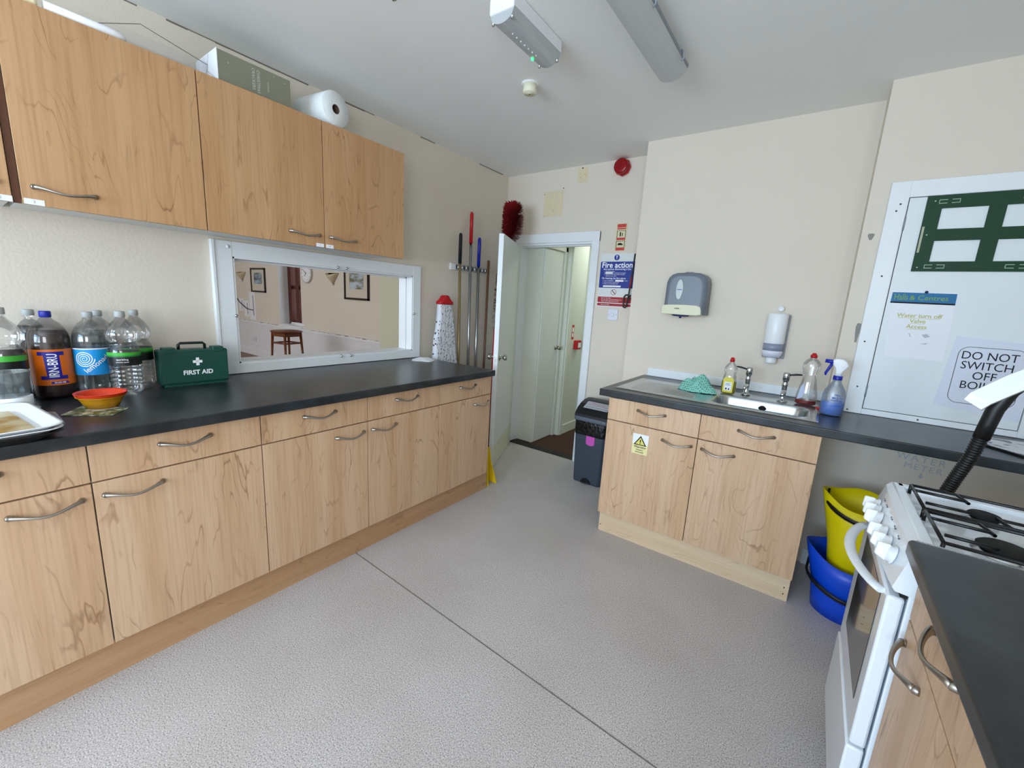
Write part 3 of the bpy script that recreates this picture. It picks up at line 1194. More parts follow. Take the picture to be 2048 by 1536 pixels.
def lemonade(cx, cy, label, detail):
    t = big_bottle('lemonade_bottle', label, (cx, cy), straight_prof(.053, .322), M_cap_g, clear('clear drink', 'E8F0F0', .05), .245, 'drink bottles on the left worktop')
    Rl = .0536
    lb = obj('label', lathe([(Rl, .085), (Rl, .19)], 40, cap=False), mat('lemonade blue label', '1591D8', .35), t)
    yaw = R(-8)
    db = mat('lemonade dark blue', '11409C', .4)
    st = [[(-.05 + k, .088), (-.042 + k, .088), (.02 + k, .187), (.012 + k, .187)] for k in (-.02, .03)]
    wrappoly(st, db, 0, 0, 0, Rl + .0003, yaw, lb, 'diagonal_stripe')
    wrappoly([[(-.087, .186), (.087, .186), (.087, .19), (-.087, .19)]], M_wink, 0, 0, 0, Rl + .0004, yaw, lb, 'top_border', 24)
    if detail:
        # spiral
        q = []
        N = 90
        cu, cv = -.026, .149
        for i in range(N):
            def sp(k):
                a = k / N * 2 * PI * 4
                r = .002 + .029 * k / N
                return a, r
            a0, r0 = sp(i)
            a1, r1 = sp(i + 1)
            w_ = .0008 + .0009 * i / N
            q.append([(cu + math.cos(a0) * (r0 - w_), cv + math.sin(a0) * (r0 - w_)), (cu + math.cos(a1) * (r1 - w_), cv + math.sin(a1) * (r1 - w_)),
                      (cu + math.cos(a1) * (r1 + w_), cv + math.sin(a1) * (r1 + w_)), (cu + math.cos(a0) * (r0 + w_), cv + math.sin(a0) * (r0 + w_))])
        wrappoly(q, M_wink, 0, 0, 0, Rl + .0006, yaw, lb, 'spiral_emblem', 1)
        wraptext('lemonade', .027, M_wink, 0, 0, 0, Rl + .0009, yaw, lb, turn=R(40), u0=.014, v0=.133, bold=.01)
    return t


lemonade(.165, .899, 'clear lemonade bottle with a blue label and white spiral, right of the orange-label bottle', True)
lemonade(.056, .945, 'lemonade bottle half hidden behind the spiral-label bottle', False)


def sparkling(cx, cy, label, yaw):
    t = big_bottle('water_bottle', label, (cx, cy), waist_prof(), M_cap_g, None, None, 'drink bottles on the left worktop')
    Rl = .0516
    lb = obj('label', lathe([(Rl, .125), (Rl, .178)], 40, cap=False), mat('black label', '101512', .35), t)
    obj('green_band', lathe([(Rl + .0003, .160), (Rl + .0003, .178)], 40, cap=False), mat('label green', '3FA535', .35), lb)
    obj('dark_green_band', lathe([(Rl + .0005, .160), (Rl + .0005, .166)], 40, cap=False), mat('label dark green', '1B7A35', .35), lb)
    wraptext('sparkling', .0105, M_wink, 0, 0, .150, Rl + .0007, yaw, lb)
    wraptext('scottish water', .007, M_wink, 0, 0, .1395, Rl + .0007, yaw, lb)
    return t


sparkling(.245, .979, 'empty clear water bottle with a green and black label, in front beside the orange bowls', R(-20))
sparkling(.125, 1.046, 'empty clear water bottle with a green and black label, next to the first aid box', R(-20))
# dark bottle at the left frame edge and the cola behind
t = big_bottle('water_bottle', 'bottle with green and black label at the left photo edge, behind the clear tub', (.195, .676), waist_prof(.050, .335), M_cap_g, mat('dark red drink', '2A0A0C', .1, coat=.4), .20, 'drink bottles on the left worktop')
lb = obj('label', lathe([(.0506, .125), (.0506, .178)], 40, cap=False), MATS['black label'], t)
obj('green_band', lathe([(.0509, .158), (.0509, .178)], 40, cap=False), MATS['label green'], lb)
big_bottle('cola_bottle', 'bottle of black cola mostly hidden behind the orange-label bottle', (.052, .757), straight_prof(.045, .322), M_cap_g, M_liqcola, .27, 'drink bottles on the left worktop')

# ---------------------------------------------- first aid box
t = thing('first_aid_box', 'dark green first aid box with carry handle beside the hatch', 'first aid box', (.165, 1.23, TZ), R(88))
b = bmesh.new()
bx(b, -.132, .132, -.036, .036, .008, .165, .008)
bx(b, -.118, .118, -.034, .034, 0, .01)
obj('case', b, M_firstaid, t)
b = bmesh.new()
bx(b, -.128, .128, -.0378, -.036, .016, .158, .003)
obj('front_panel', b, M_firstaid, t)
for s in (-1, 1):
    obj('clip', box(s * .092 - .022, s * .092 + .022, -.039, .01, .150, .176, .003), M_firstaid, t)
obj('handle', tube([(-.05, 0, .163), (-.05, 0, .185), (-.042, 0, .192), (.042, 0, .192), (.05, 0, .185), (.05, 0, .163)], .006, 10), mat('dark green handle', '0B1C18', .4), t)
b = bmesh.new()
bx(b, -.006 + .008, .006 + .008, -.0390, -.0378, .092, .128)
bx(b, -.018 + .008, .018 + .008, -.0390, -.0378, .104, .116)
obj('white_cross', b, M_wink, t)
lettering('FIRST AID', .028, M_wink, fr_front(.008, -.0388, .060), t, bold=.03, sx=.95)

# ---------------------------------------------- bowls, sachet, trays, tub
M_or = mat('orange translucent plastic', 'E8531A', .25, trans=.3)
M_ye = mat('amber translucent plastic', 'D99A12', .25, trans=.3)


def bowl(label, z, m, rb, rt, h):
    prof = [(0, z), (rb, z), (rb + (rt - rb) * .45, z + h * .55), (rt * .92, z + h * .93), (rt, z + h), (rt, z + h + .0015), (rt * .91, z + h * .97), (rb + (rt - rb) * .42, z + h * .58), (rb - .002, z + .002), (0, z + .002)]
    o = obj('bowl', lathe([(r, zz - z) for r, zz in prof], 40, cap=False), m, None, (.43, .868, z))
    tag(o, label, 'bowl', 'nested plastic bowls on the sachet')


ZS = TZ + .004
bowl('amber plastic bowl, lowest of the nested stack on the sachet', ZS, M_ye, .045, .068, .040)
bowl('orange plastic bowl nested in the middle of the small stack', ZS + .006, M_or, .044, .070, .040)
bowl('orange-red plastic bowl, topmost of the nested stack', ZS + .012, mat('orange red plastic', 'E2401A', .25, trans=.2), .043, .072, .040)
b = prism([(.375, .825), (.50, .925), (.585, .862), (.485, .755)], TZ, TZ + .003, 'z')
o = obj('sachet', b, two_tone('printed sachet', '55603A', 'C9C6B4', 40, .45, .6, .35))
tag(o, 'flat printed foil sachet under the orange bowls', 'sachet')


def tray(label, z, m, dz=0, food=False):
    t = thing('tray', label, 'tray', (.60, .565, z), R(6), 'stacked oblong trays on the left worktop')
    w, l = .40, .30
    secs = []
    for (k, zz) in ((.84, 0), (.86, .0), (.97, .020), (1.0, .022), (1.0, .024), (.965, .023), (.85, .004)):
        inset = (1 - k) * .22
        secs.append([(x, y, zz) for x, y in rrect(w - 2 * inset, l - 2 * inset, .045, 6)])
    obj('tray_body', loft(secs), m, t)
    return t


tray('black tray, bottom of the oblong tray stack', TZ, M_black)
tray('white oblong tray in the middle of the stack', TZ + .010, M_plast)
t = tray('white oblong tray on top of the stack with amber printed card in it', TZ + .020, M_plast)
b = prism(rrect(.30, .20, .012), .0052, .008, 'z')
obj('printed_card', b, two_tone('amber printed card', 'A87A1C', 'CDBB92', 9, .45, .58, .25), t)
o = obj('clear_dish', prism(rrect(.20, .06, .02, cx=.53, cy=.718), TZ, TZ + .008, 'z'), M_clear2)
o.location = (0, 0, 0)
tag(o, 'shallow clear plastic dish sticking out from under the tray stack', 'dish')
o = obj('white_tub', lathe([(0, 0), (.046, 0), (.048, .002), (.0485, .046), (.046, .046), (.0455, .004), (0, .004)], 36, cap=False), M_plast, None, (.312, .668, TZ + .004))
tag(o, 'white round tub under the clear tumbler, behind the trays', 'tub')
o = obj('clear_tumbler', lathe([(.043, .0), (.044, .002), (.0495, .083), (.051, .084), (.0495, .0845), (.043, .002)], 36, cap=False), clear('tumbler plastic', 'E8ECEC', .10, gloss=.6), None, (.312, .668, TZ + .051))
tag(o, 'clear tumbler standing on the white tub at the left photo edge', 'tumbler')
o = obj('white_saucer', lathe([(0, 0), (.05, 0), (.062, .003), (.05, .002), (0, .002)], 30, cap=False), M_plast, None, (.312, .668, TZ))
tag(o, 'white saucer beneath the white tub', 'saucer')

# cloth at the end of the worktop


def heap(name, label, cat, cx, cy, z0, sx, sy, h, m, seed, folds=5, n=46):
    random.seed(seed)
    ph = [random.uniform(0, 6.28) for _ in range(8)]
    b = bmesh.new()
    rings = []
    for j in range(n // 2 + 1):
        rr = j / (n // 2)
        row = []
        for i in range(n):
            a = 2 * PI * i / n
            edge = 1 + .10 * math.sin(3 * a + ph[0]) + .08 * math.sin(5 * a + ph[1])
            x = cx + sx * rr * edge * math.cos(a)
            y = cy + sy * rr * edge * math.sin(a)
            base = (1 - rr ** 2.2)
            f = .5 + .5 * math.sin(folds * (x - cx) / sx + ph[2] + 1.3 * math.sin(3 * (y - cy) / sy + ph[3]))
            f2 = .5 + .5 * math.sin(folds * 1.7 * (y - cy) / sy + ph[4])
            z = z0 + .002 + h * base * (.45 + .4 * f + .15 * f2)
            row.append(b.verts.new((x, y, z)))
            if rr == 0:
                row = [row[0]] * n
                break
        rings.append(row)
    for j in range(1, len(rings)):
        for i in range(n):
            k = (i + 1) % n
            if j == 1:
                f = b.faces.new((rings[0][0], rings[1][i], rings[1][k]))
            else:
                f = b.faces.new((rings[j - 1][i], rings[j][i], rings[j][k], rings[j - 1][k]))
            f.smooth = True
    base = [b.verts.new((v.co.x, v.co.y, z0)) for v in rings[-1]]
    for i in range(n):
        k = (i + 1) % n
        b.faces.new((rings[-1][i], base[i], base[k], rings[-1][k]))
    b.faces.new(base[::-1])
    bmesh.ops.recalc_face_normals(b, faces=b.faces)
    o = obj(name, b, m)
    tag(o, label, cat)
    return o


heap('white_cloth', 'crumpled white cloth on the far end of the left worktop', 'cloth', .155, 2.66, TZ, .085, .085, .022, mat('white cotton', 'E2E6E8', .9, bump=.3), 3, 4)
heap('dishcloth', 'green speckled dishcloth heaped on the draining board', 'cloth', 1.965, 3.20, .9165, .100, .088, .105,
     two_tone('green patterned cloth', '1F5A52', '86C6B6', 95, .30, .36, .9, 'F1', .3), 11, 6)

# ------------------------------------------------------------------ bottles at the sink
def oval_bottle(name, label, loc, secs, body, cap, liquid=None, level=0, rz=0, capz=None):
    t = thing(name, label, 'bottle', loc, rz, 'bottles around the sink')
    n = 28

    def ring(a, b_, z):
        return [(a * math.cos(2 * PI * i / n), b_ * math.sin(2 * PI * i / n), z) for i in range(n)]
    obj('bottle_body', loft([ring(a, b_, z) for a, b_, z in secs]), body, t)
    if liquid:
        L_ = [(max(a - .0018, .001), max(b_ - .0018, .001), z + .0015) for a, b_, z in secs if z < level]
        L_.append((L_[-1][0], L_[-1][1], level))
        obj('liquid', loft([ring(*q) for q in L_]), liquid, t)
    return t


secs = [(.030, .018, 0), (.038, .024, .004), (.040, .026, .03), (.040, .026, .07), (.034, .022, .105), (.031, .021, .118), (.036, .024, .14), (.034, .023, .158), (.020, .017, .178), (.012, .012, .188), (.012, .012, .192)]
t = oval_bottle('washing_up_bottle', 'small clear bottle of yellow washing-up liquid with a red cap', (2.118, 3.262, .914), secs, M_clear, None, mat('yellow liquid', 'B9B51E', .2, trans=.4, ior=1.2), .075)
obj('cap', lathe([(.013, .190), (.013, .205), (.010, .207), (.010, .213), (.006, .216), (0, .217)], 18), M_red, t)
b = prism([(-.026, .012), (.026, .012), (.028, .085), (.018, .1), (-.018, .1), (-.028, .085)], -.0275, -.0265, 'y')
lb = obj('label', b, mat('yellow label', 'D8CC4A', .5), t)
obj('label_panel', prism(rrect(.038, .05, .004, cx=0, cy=.048), -.0282, -.0275, 'y'), M_paper, lb)
b = box(-.012, -.004, -.0288, -.0282, .028, .038)
bx(b, .003, .010, -.0288, -.0282, .028, .036)
bx(b, -.014, .014, -.0288, -.0282, .055, .057)
bx(b, -.012, .010, -.0288, -.0282, .062, .064)
obj('small_print', b, M_ink, lb)
secs = [(.040, .024, 0), (.049, .030, .005), (.050, .031, .03), (.046, .028, .07), (.036, .024, .12), (.031, .022, .155), (.036, .025, .18), (.042, .028, .205), (.041, .028, .225), (.030, .022, .243), (.015, .014, .255), (.013, .013, .262)]
t = oval_bottle('washing_up_bottle', 'tall nearly empty clear bottle with a little red liquid and a red cap', (2.497, 3.305, .914), secs, M_clear, None, mat('red liquid', '8A1210', .15, trans=.3, ior=1.2), .026)
obj('cap', lathe([(.016, .258), (.016, .272), (.011, .274), (.009, .282), (0, .284)], 18), M_red, t)
b = prism([(-.040, .03), (-.016, .04), (-.012, .085), (-.020, .12), (-.032, .10)], -.0325, -.0315, 'y')
obj('label', b, mat('pale blue label', 'B9C4DC', .5), t)
o = obj('red_cloth_scrap', box(2.545, 2.572, 3.225, 3.262, .9125, .922, .003), M_red)
tag(o, 'small red scouring pad behind the spray bottle at the sink end', 'scouring pad')
# spray bottle
secs = [(.040, .028, 0), (.047, .033, .005), (.048, .034, .05), (.048, .034, .10), (.042, .030, .125), (.028, .022, .15), (.019, .017, .165), (.017, .017, .185)]
t = oval_bottle('spray_bottle', 'trigger spray bottle of blue cleaner with a blue and white head', (2.607, 3.13, .911), secs, clear('hazy bottle', 'E6EEF8', .14, rough=.3), None, mat('blue cleaner', '2F8BE6', .3), .068)
obj('collar', lathe([(.019, .178), (.0195, .180), (.0195, .196), (.018, .198), (0, .198)], 20), M_dblue, t)
b = loft([[(x, y, z) for x, y in rrect(w_, .026, .008, 4, cx=cx_)] for (w_, cx_, z) in ((.026, .0, .196), (.03, .0, .22), (.045, .004, .235), (.062, .002, .250), (.058, -.004, .268), (.040, -.008, .278), (.02, -.010, .281))])
obj('spray_head', b, M_plast, t)
b = tube([(-.022, 0, .262), (-.040, 0, .265), (-.062, 0, .266)], [.011, .010, .009], 12)
obj('nozzle', b, M_dblue, t)
b = tube([(-.030, 0, .262), (-.040, 0, .235), (-.052, 0, .205), (-.050, 0, .195)], [.007, .007, .006, .004], 10)
obj('trigger', b, M_dblue, t)
mi_ = mat('print blue', '1B56B0', .6)
for s_, z_, q_ in (('PRO', .105, .012), ('MULTI', .090, .014), ('PURPOSE', .078, .011), ('CLEANER', .052, .011)):
    lettering(s_, q_, mi_, fr_front(.012, -.0352, z_), t, bold=.02)

# ------------------------------------------------------------------ dispensers on the sink wall
t = thing('towel_dispenser', 'grey and cream paper towel dispenser on the wall above the drainer', 'towel dispenser', (1.763, 3.54, 1.36))
b = bmesh.new()
# front view outline extruded with rounded front
out = [(-.130, .055), (-.128, .2), (-.118, .232), (-.098, .252), (-.07, .262), (0, .266), (.07, .262), (.098, .252), (.118, .232), (.128, .2), (.132, .0), (.118, .0)]


def scl(o, kx, kz, y, dz=0):
    return [(x * kx, y, .13 + (z - .13) * kz + dz) for x, z in o]


full = [(-.132, .0)] + out[:-1]
loft([scl(full, 1, 1, 0), scl(full, 1, 1, -.085), scl(full, .985, .985, -.105), scl(full, .93, .95, -.122), scl(full, .75, .8, -.130)], b)
obj('cover', b, mat('smoky grey plastic', '6F7781', .35, var=.05), t)
b = bmesh.new()
cream = [(-.134, -.004), (-.134, .052), (-.09, .057), (0, .060), (.085, .058), (.106, .050), (.112, .030), (.116, .0), (.08, -.006)]
loft([[(x, y, z) for x, z in cream] for y in (-.02, -.126)] + [[(x * .97, -.137, .002 + z * .93) for x, z in cream]], b)
obj('lower_housing', b, mat('cream plastic', 'D9D7B8', .4), t)
b = bmesh.new()
loft([[(x, -.1275, z) for x, z in [(.024 * math.cos(a) - .035, .155 + .068 * math.sin(a)) for a in [2 * PI * i / 28 for i in range(28)]]],
      [(x, -.134, z) for x, z in [(.020 * math.cos(a) - .035, .155 + .062 * math.sin(a)) for a in [2 * PI * i / 28 for i in range(28)]]]], b)
w_ = obj('view_window', b, mat('pale clear window', 'B9C2C0', .15), t, label='pale oval viewing window')
lettering('Lotus', .014, M_dblue, fr_front(-.035, -.1345, .155), w_, bold=.03, shear=.2)
lettering('Lotus', .014, M_ink, fr_front(-.035, -.1378, .035), t, bold=.03, shear=.2)
b = lathe([(.055, 0), (.055, -.012), (.04, -.016), (.008, -.017), (.007, -.028), (0, -.028)], 30, (-.02, -.085), squash=.5)
obj('blue_outlet', b, mat('navy plastic', '1D2A5E', .3), t)
obj('top_latch', box(-.03, .02, -.06, -.03, .262, .272, .004), M_grey, t)

t = thing('soap_dispenser', 'tall white soap dispenser with a grey window on the wall above the taps', 'soap dispenser', (2.290, 3.54, 1.10))
n_ = 24


def dsec(w, d, z):
    pts = [(w / 2, 0, z), (w / 2, -d * .55, z)]
    for i in range(1, 10):
        a = PI * i / 10
        pts.append((w / 2 * math.cos(a), -d * .55 - d * .45 * math.sin(a), z))
    pts += [(-w / 2, -d * .55, z), (-w / 2, 0, z)]
    return pts


obj('housing', loft([dsec(.100, .100, .118), dsec(.104, .104, .125), dsec(.104, .104, .285), dsec(.098, .098, .296), dsec(.08, .08, .300)]), M_plast, t)
obj('window', loft([dsec(.104, .1035, .078), dsec(.104, .104, .118)]), mat('soap window grey', '8A90A4', .25), t, label='grey see-through band')
obj('lower_cup', loft([dsec(.078, .08, .036), dsec(.095, .094, .045), dsec(.104, .1035, .062), dsec(.104, .1035, .078)]), mat('pale lilac plastic', 'D8DAEA', .3), t)
obj('nozzle', loft([dsec(.052, .07, .0), dsec(.058, .074, .006), dsec(.056, .072, .038)]), M_plast, t)
obj('back_plate', box(-.054, .062, -.012, 0, .03, .29, .003), M_grey, t)
t = thing('wall_knob', 'small white round wall knob above the soap dispenser', 'hook', (2.296, 3.54, 1.425))  # a plain round knob on the wall
obj('knob_body', lathe([(.014, 0), (.016, -.01), (.016, -.024), (.012, -.028), (0, -.028)], 20, axis='y'), M_plast, t)

# ------------------------------------------------------------------ far wall: signs, switch, beacon
t = thing('fire_action_sign', 'white, blue and red Fire action notice beside the doorway', 'sign', (.985, 3.7895, 1.38))
obj('panel', box(0, .30, -.002, 0, 0, .418), mat('sign white', 'D9DCDA', .5), t)
nb_ = mat('sign blue', '14308C', .45)
nr_ = mat('sign dark red', 'A01222', .45)
obj('blue_panel', prism(rrect(.29, .205, .008, cx=.148, cy=.253), -.0026, -.002, 'y'), nb_, t)
b = prism(rrect(.29, .045, .006, cx=.148, cy=.057), -.0026, -.002, 'y')
prism(rrect(.29, .020, .006, cx=.148, cy=.018), -.0026, -.002, 'y', bm=b)
obj('red_panel', b, nr_, t)
obj('mandatory_disc', lathe([(.022, -.002), (.022, -.0026)], 28, (.135, .387), axis='y'), nb_, t)
b = prism([(.130, .402), (.140, .402), (.1375, .383), (.1325, .383)], -.0031, -.0026, 'y')
lathe([(.0032, -.0026), (.0032, -.0031)], 12, (.135, .377), b, axis='y')
obj('exclamation_mark', b, M_wink, t)
b = bmesh.new()
for i in range(32):
    a0, a1 = 2 * PI * i / 32, 2 * PI * (i + 1) / 32
    prism([(.135 + r * math.cos(a), .118 + r * math.sin(a)) for r, a in ((.023, a0), (.023, a1), (.0195, a1), (.0195, a0))], -.0026, -.002, 'y', bm=b)
obj('prohibition_ring', b, nr_, t)
b = prism([(.135 + x, .118 + z) for x, z in ((-.016, .012), (-.012, .016), (.016, -.012), (.012, -.016))], -.0030, -.0026, 'y')
obj('prohibition_bar', b, M_ink, t)
lettering('Fire action', .060, M_wink, fr_front(.014, -.003, .327), t, bold=.02, align='LEFT', sx=1.0)
lettering('Any person discovering a fire', .0195, M_wink, fr_front(.030, -.003, .297), t, bold=.012, align='LEFT')
for s_, x_, z_ in (('1  Sound the alarm.', .040, .280), ('2', .040, .268), ('to call the fire brigade.', .118, .268), ('3  Attack the fire if possible using the', .040, .256), ('appliances provided.', .052, .244)):
    lettering(s_, .0115, M_wink, fr_front(x_, -.003, z_), t, align='LEFT')
lettering('On hearing the fire alarm', .0195, M_wink, fr_front(.024, -.003, .226), t, bold=.012, align='LEFT')
for s_, x_, z_ in (('4  Leave building by', .034, .208), ('route', .215, .208), ('5  Close all doors behind you.', .034, .195), ('6  Report to assembly point.', .034, .183)):
    lettering(s_, .0115, M_wink, fr_front(x_, -.003, z_), t, align='LEFT')
for (x0, x1, z0, z1) in ((.050, .113, .262, .274), (.140, .208, .201, .214), (.040, .190, .157, .170)):
    obj('blank_field', box(x0, x1, -.0031, -.0026, z0, z1), M_wink, t)
for s_, z_ in (('Do not take risks.', .070), ('Do not return to the building for any', .058), ('reason until authorised to do so.', .046), ('Do not use lifts.', .018)):
    lettering(s_, .0115, M_wink, fr_front(.035, -.003, z_), t, align='LEFT')
t = thing('extinguisher_sign', 'narrow red and cream strip sign above the Fire action notice', 'sign', (1.135, 3.7895, 1.82))
obj('panel', box(-.045, .045, -.0015, 0, -.005, .205), mat('sign cream', 'D8CFA8', .5), t)
for z0, z1 in ((.172, .198), (.158, .168), (.078, .096), (.0, .022)):
    obj('red_field', box(-.036, .036, -.0022, -.0015, z0, z1), mat('sign red', 'C23A36', .5), t)
b = bmesh.new()
for z0, z1 in ((.096, .150), (.022, .072)):
    for (a_, b2) in ((-.036, -.032), (.032, .036)):
        bx(b, a_, b2, -.0022, -.0015, z0, z1)
    bx(b, -.036, .036, -.0022, -.0015, z1 - .003, z1)
obj('black_borders', b, M_ink, t)
b = box(-.012, -.002, -.0022, -.0015, .106, .138, .0003)
bx(b, .006, .012, -.0022, -.0015, .108, .132)
bx(b, -.022, .020, -.0022, -.0015, .040, .050)
bx(b, -.016, .010, -.0022, -.0015, .050, .056)
obj('pictograms', b, M_ink, t)
t = thing('light_switch', 'white single light switch below the Fire action notice', 'light switch', (1.135, 3.7895, 1.32))
obj('plate', box(-.043, .043, -.008, 0, -.045, .045, .003), mat('switch plastic', 'D9DCE8', .3), t)
obj('rocker', box(-.010, .010, -.013, -.008, -.014, .014, .002), mat('switch plastic', 'D9DCE8', .3), t)
b = bmesh.new()
for x in (-.031, .031):
    lathe([(.003, -.008), (.003, -.009), (0, -.0092)], 10, (x, 0), b, axis='y')
obj('screws', b, M_nickel, t)
# black and red stick hanging by the corner
t = thing('hanging_stick', 'thin black and dark red stick with a looped hook hanging over the Fire action notice', 'stick', (1.24, 3.76, 1.38))
b = tube([(.035, 0, .41), (.030, 0, .30), (.018, 0, .10), (.012, 0, .04)], [.0055, .0055, .0055, .005], 10)
obj('black_rod', b, M_black, t)
obj('red_sleeve', tube([(.0275, -.003, .24), (.0215, -.003, .15)], .0068, 10), mat('maroon', '8A2420', .4), t)
obj('loop', tube([(.012, 0, .10), (-.006, 0, .098), (-.016, 0, .085), (-.018, 0, .04), (-.016, 0, .005), (0, 0, .0), (.008, 0, .01), (.012, 0, .05), (.026, 0, .08), (.034, 0, .10)], .0055, 10), M_black, t)
# beacon
t = thing('alarm_beacon', 'round red fire alarm sounder high on the wall beside the ceiling', 'alarm', (1.10, 3.79, 2.425))
obj('base', lathe([(.058, 0), (.062, -.008), (.062, -.028), (.058, -.034)], 8, axis='y'), M_red, t)
obj('sounder', lathe([(.056, -.03), (.056, -.06), (.052, -.068), (.038, -.071), (.0, -.072)], 36, axis='y'), mat('deep red plastic', '8E0A12', .18), t)
t = thing('heat_detector', 'small cream round detector on the ceiling', 'detector', (1.08, 2.52, 2.49))
obj('rim', lathe([(.044, 0), (.044, -.004), (.036, -.006)], 30, cap=False), MATS['ceiling paint'], t)
obj('body', lathe([(.036, -.004), (.036, -.042), (.033, -.046), (.004, -.046), (.003, -.048), (0, -.048)], 30), mat('cream detector', 'E2DFC6', .4), t)
obj('lamp_dot', lathe([(.003, -.047), (.003, -.0495), (0, -.0495)], 10), M_blackm, t)
o = obj('ceiling_hook', tube([(.999, 1.70, 2.49), (.999, 1.70, 2.47), (.999, 1.712, 2.462), (.999, 1.724, 2.47)], .004, 8), M_nickel)
tag(o, 'tiny metal hook in the ceiling at the top edge of the photo', 'hook')

# ------------------------------------------------------------------ ceiling lights
t = thing('emergency_light', 'short emergency light with clear cover and green lamp on the ceiling', 'ceiling light', (1.345, 2.11, 2.49), 0)
obj('housing', box(-.058, .058, -.178, .178, -.055, 0, .006), M_plast, t)
b = bmesh.new()
n_ = 10
poly = [(-.058, -.05)] + [(-.058 + .116 * i / n_, -.056 - .036 * math.sin(PI * i / n_) ** .5) for i in range(1, n_)] + [(.058, -.05)]
prism(poly, -.172, .172, 'y', bm=b)
obj('diffuser', b, clear('emergency cover', 'C9CFCB', .72, rough=.12), t)
obj('gear_tray', box(-.04, .04, -.15, .15, -.062, -.056), mat('grey tray', 'AAB2AC', .4), t)
for k in range(7):
    obj('cover_stud', lathe([(.003, -.0915), (.003, -.0945), (0, -.0945)], 8, (.0, -.10 + k * .028)), M_plast, t)
obj('green_lamp', lathe([(.006, -.082), (.006, -.094), (0, -.0945)], 12, (-.030, .085)), mat('green lamp', '3CF07A', .3, emis=2.2), t, label='lit green lamp')
for (x, y) in ((-.045, -.165), (.045, -.165), (-.045, .165), (.045, .165)):
    obj('cover_screw', lathe([(.006, -.06), (.006, -.086), (0, -.087)], 10, (x, y)), M_chrome, t)
t = thing('tube_light', 'long grey fluorescent batten light on the ceiling, unlit', 'ceiling light', (1.765, 2.05, 2.49), 0)
obj('spine', box(-.045, .045, -.62, .60, -.03, 0, .004), M_plast, t)
b = bmesh.new()
poly = [(-.066, -.028), (-.068, -.05)] + [(-.062 + .124 * i / 12, -.058 - .028 * math.sin(PI * i / 12) ** .6) for i in range(13)] + [(.068, -.05), (.066, -.028)]
prism(poly, -.62, .62, 'y', bm=b, smooth=False)
obj('diffuser', b, mat('grey diffuser', 'BFC3C4', .4, var=.03), t)
obj('rim', box(.064, .074, -.62, .61, -.05, -.036, .003), M_grey, t)
for y in (-.3, .12, .50):
    obj('clip', tube([(.07, y, -.03), (.082, y - .004, -.045), (.082, y + .006, -.06), (.07, y + .01, -.066)], .004, 8), M_grey, t)

# ------------------------------------------------------------------ broom corner
t = thing('broom_rack', 'chrome wall rack holding three mop handles in the corner', 'rack', (.0, 3.285, 1.63))
obj('rail', box(.0, .012, -.225, .225, -.022, .022, .002), M_chrome, t)
obj('end_cap', box(.0, .02, -.23, -.17, -.026, .026, .003), M_plast, t, label='white end block')
for y in (-.15, -.055, .05, .15):
    obj('roller', lathe([(.013, -.02), (.013, .02)], 14, (.028, y)), M_chrome, t)
    obj('roller', lathe([(.013, -.02), (.013, .02)], 14, (.028, y + .045)), M_chrome, t)


def mop(name, label, y, ztop, zgrip, grip_m, pole_m, dy, x=.058, head=True):
    t = thing(name, label, 'mop', (x, y, 0), 0, 'mops hanging in the wall rack')
    obj('pole', tube([(0, dy, .16), (0, 0, zgrip + .01)], .0115, 12), pole_m, t)
    obj('grip', tube([(0, 0, zgrip), (0, 0, ztop - .015), (0, 0, ztop)], [.0145, .0145, .008], 14), grip_m, t)
    b = bmesh.new()
    random.seed(int(y * 100))
    for k in range(26):
        a = random.uniform(0, 6.28)
        r = random.uniform(.02, .05)
        tube([(0, dy, .17), (r * .6 * math.cos(a) + .01, dy + r * .6 * math.sin(a), .10), (r * math.cos(a) + .012, dy + r * math.sin(a), .02)], .006, 6, b)
    obj('mop_head', b, mat('mop cotton', 'C9C4B4', .95), t)


mop('mop', 'mop with a black grip and yellowish pole, left in the rack', 3.118, 1.893, 1.655, mat('black grip', '14171A', .5, bump=.5, bscale=150), mat('brass pole', 'A8956A', .3, .7), .035)
mop('mop', 'mop with a long red grip, tallest in the rack', 3.235, 2.075, 1.83, M_red, mat('steel pole', 'AEB2B6', .22, 1), .03, .064)
mop('mop', 'mop with a blue grip, right in the rack', 3.350, 1.892, 1.655, M_dblue, mat('steel pole', 'AEB2B6', .22, 1), .02)
t = thing('wooden_pole', 'slim brown wooden pole standing between the rack and the open door', 'pole', (.06, 3.475, 0))
obj('shaft', tube([(0, 0, .003), (-.005, .012, 1.72)], .011, 12), mat('brown wood pole', '6E4A34', .5, var=.15, vscale=20), t)
# red bristle duster
t = thing('bristle_duster', 'long red bristly duster standing in the corner behind the open door', 'duster', (0, 0, 0))
path = [Vector(p) for p in ((.175, 3.47, 1.10), (.185, 3.475, 1.35), (.20, 3.48, 1.6), (.24, 3.49, 1.80), (.285, 3.50, 1.95), (.29, 3.50, 2.06), (.285, 3.50, 2.13))]
random.seed(5)
b = bmesh.new()
tube(path, [.008] * 7, 8, b)
for k in range(6500):
    s = random.random() ** .55 * 5.999
    i = int(s)
    p = path[i].lerp(path[i + 1], s - i)
    rad = .036 if s < 3 else .036 + .050 * min(1, (s - 3) / 1.0)
    a = random.uniform(0, 2 * PI)
    up = random.uniform(-.15, .25) + (.9 * random.random() if s > 5.4 else 0)
    dv = Vector((math.cos(a), math.sin(a), up)).normalized()
    L_ = rad * random.uniform(.8, 1.12)
    q = p + dv * L_
    sd = dv.cross(Vector((0, 0, 1))).normalized() * .0034
    v = [b.verts.new(p + sd), b.verts.new(p - sd), b.verts.new(q - sd * .8 + Vector((0, 0, .002))), b.verts.new(q + sd * .8)]
    b.faces.new(v)
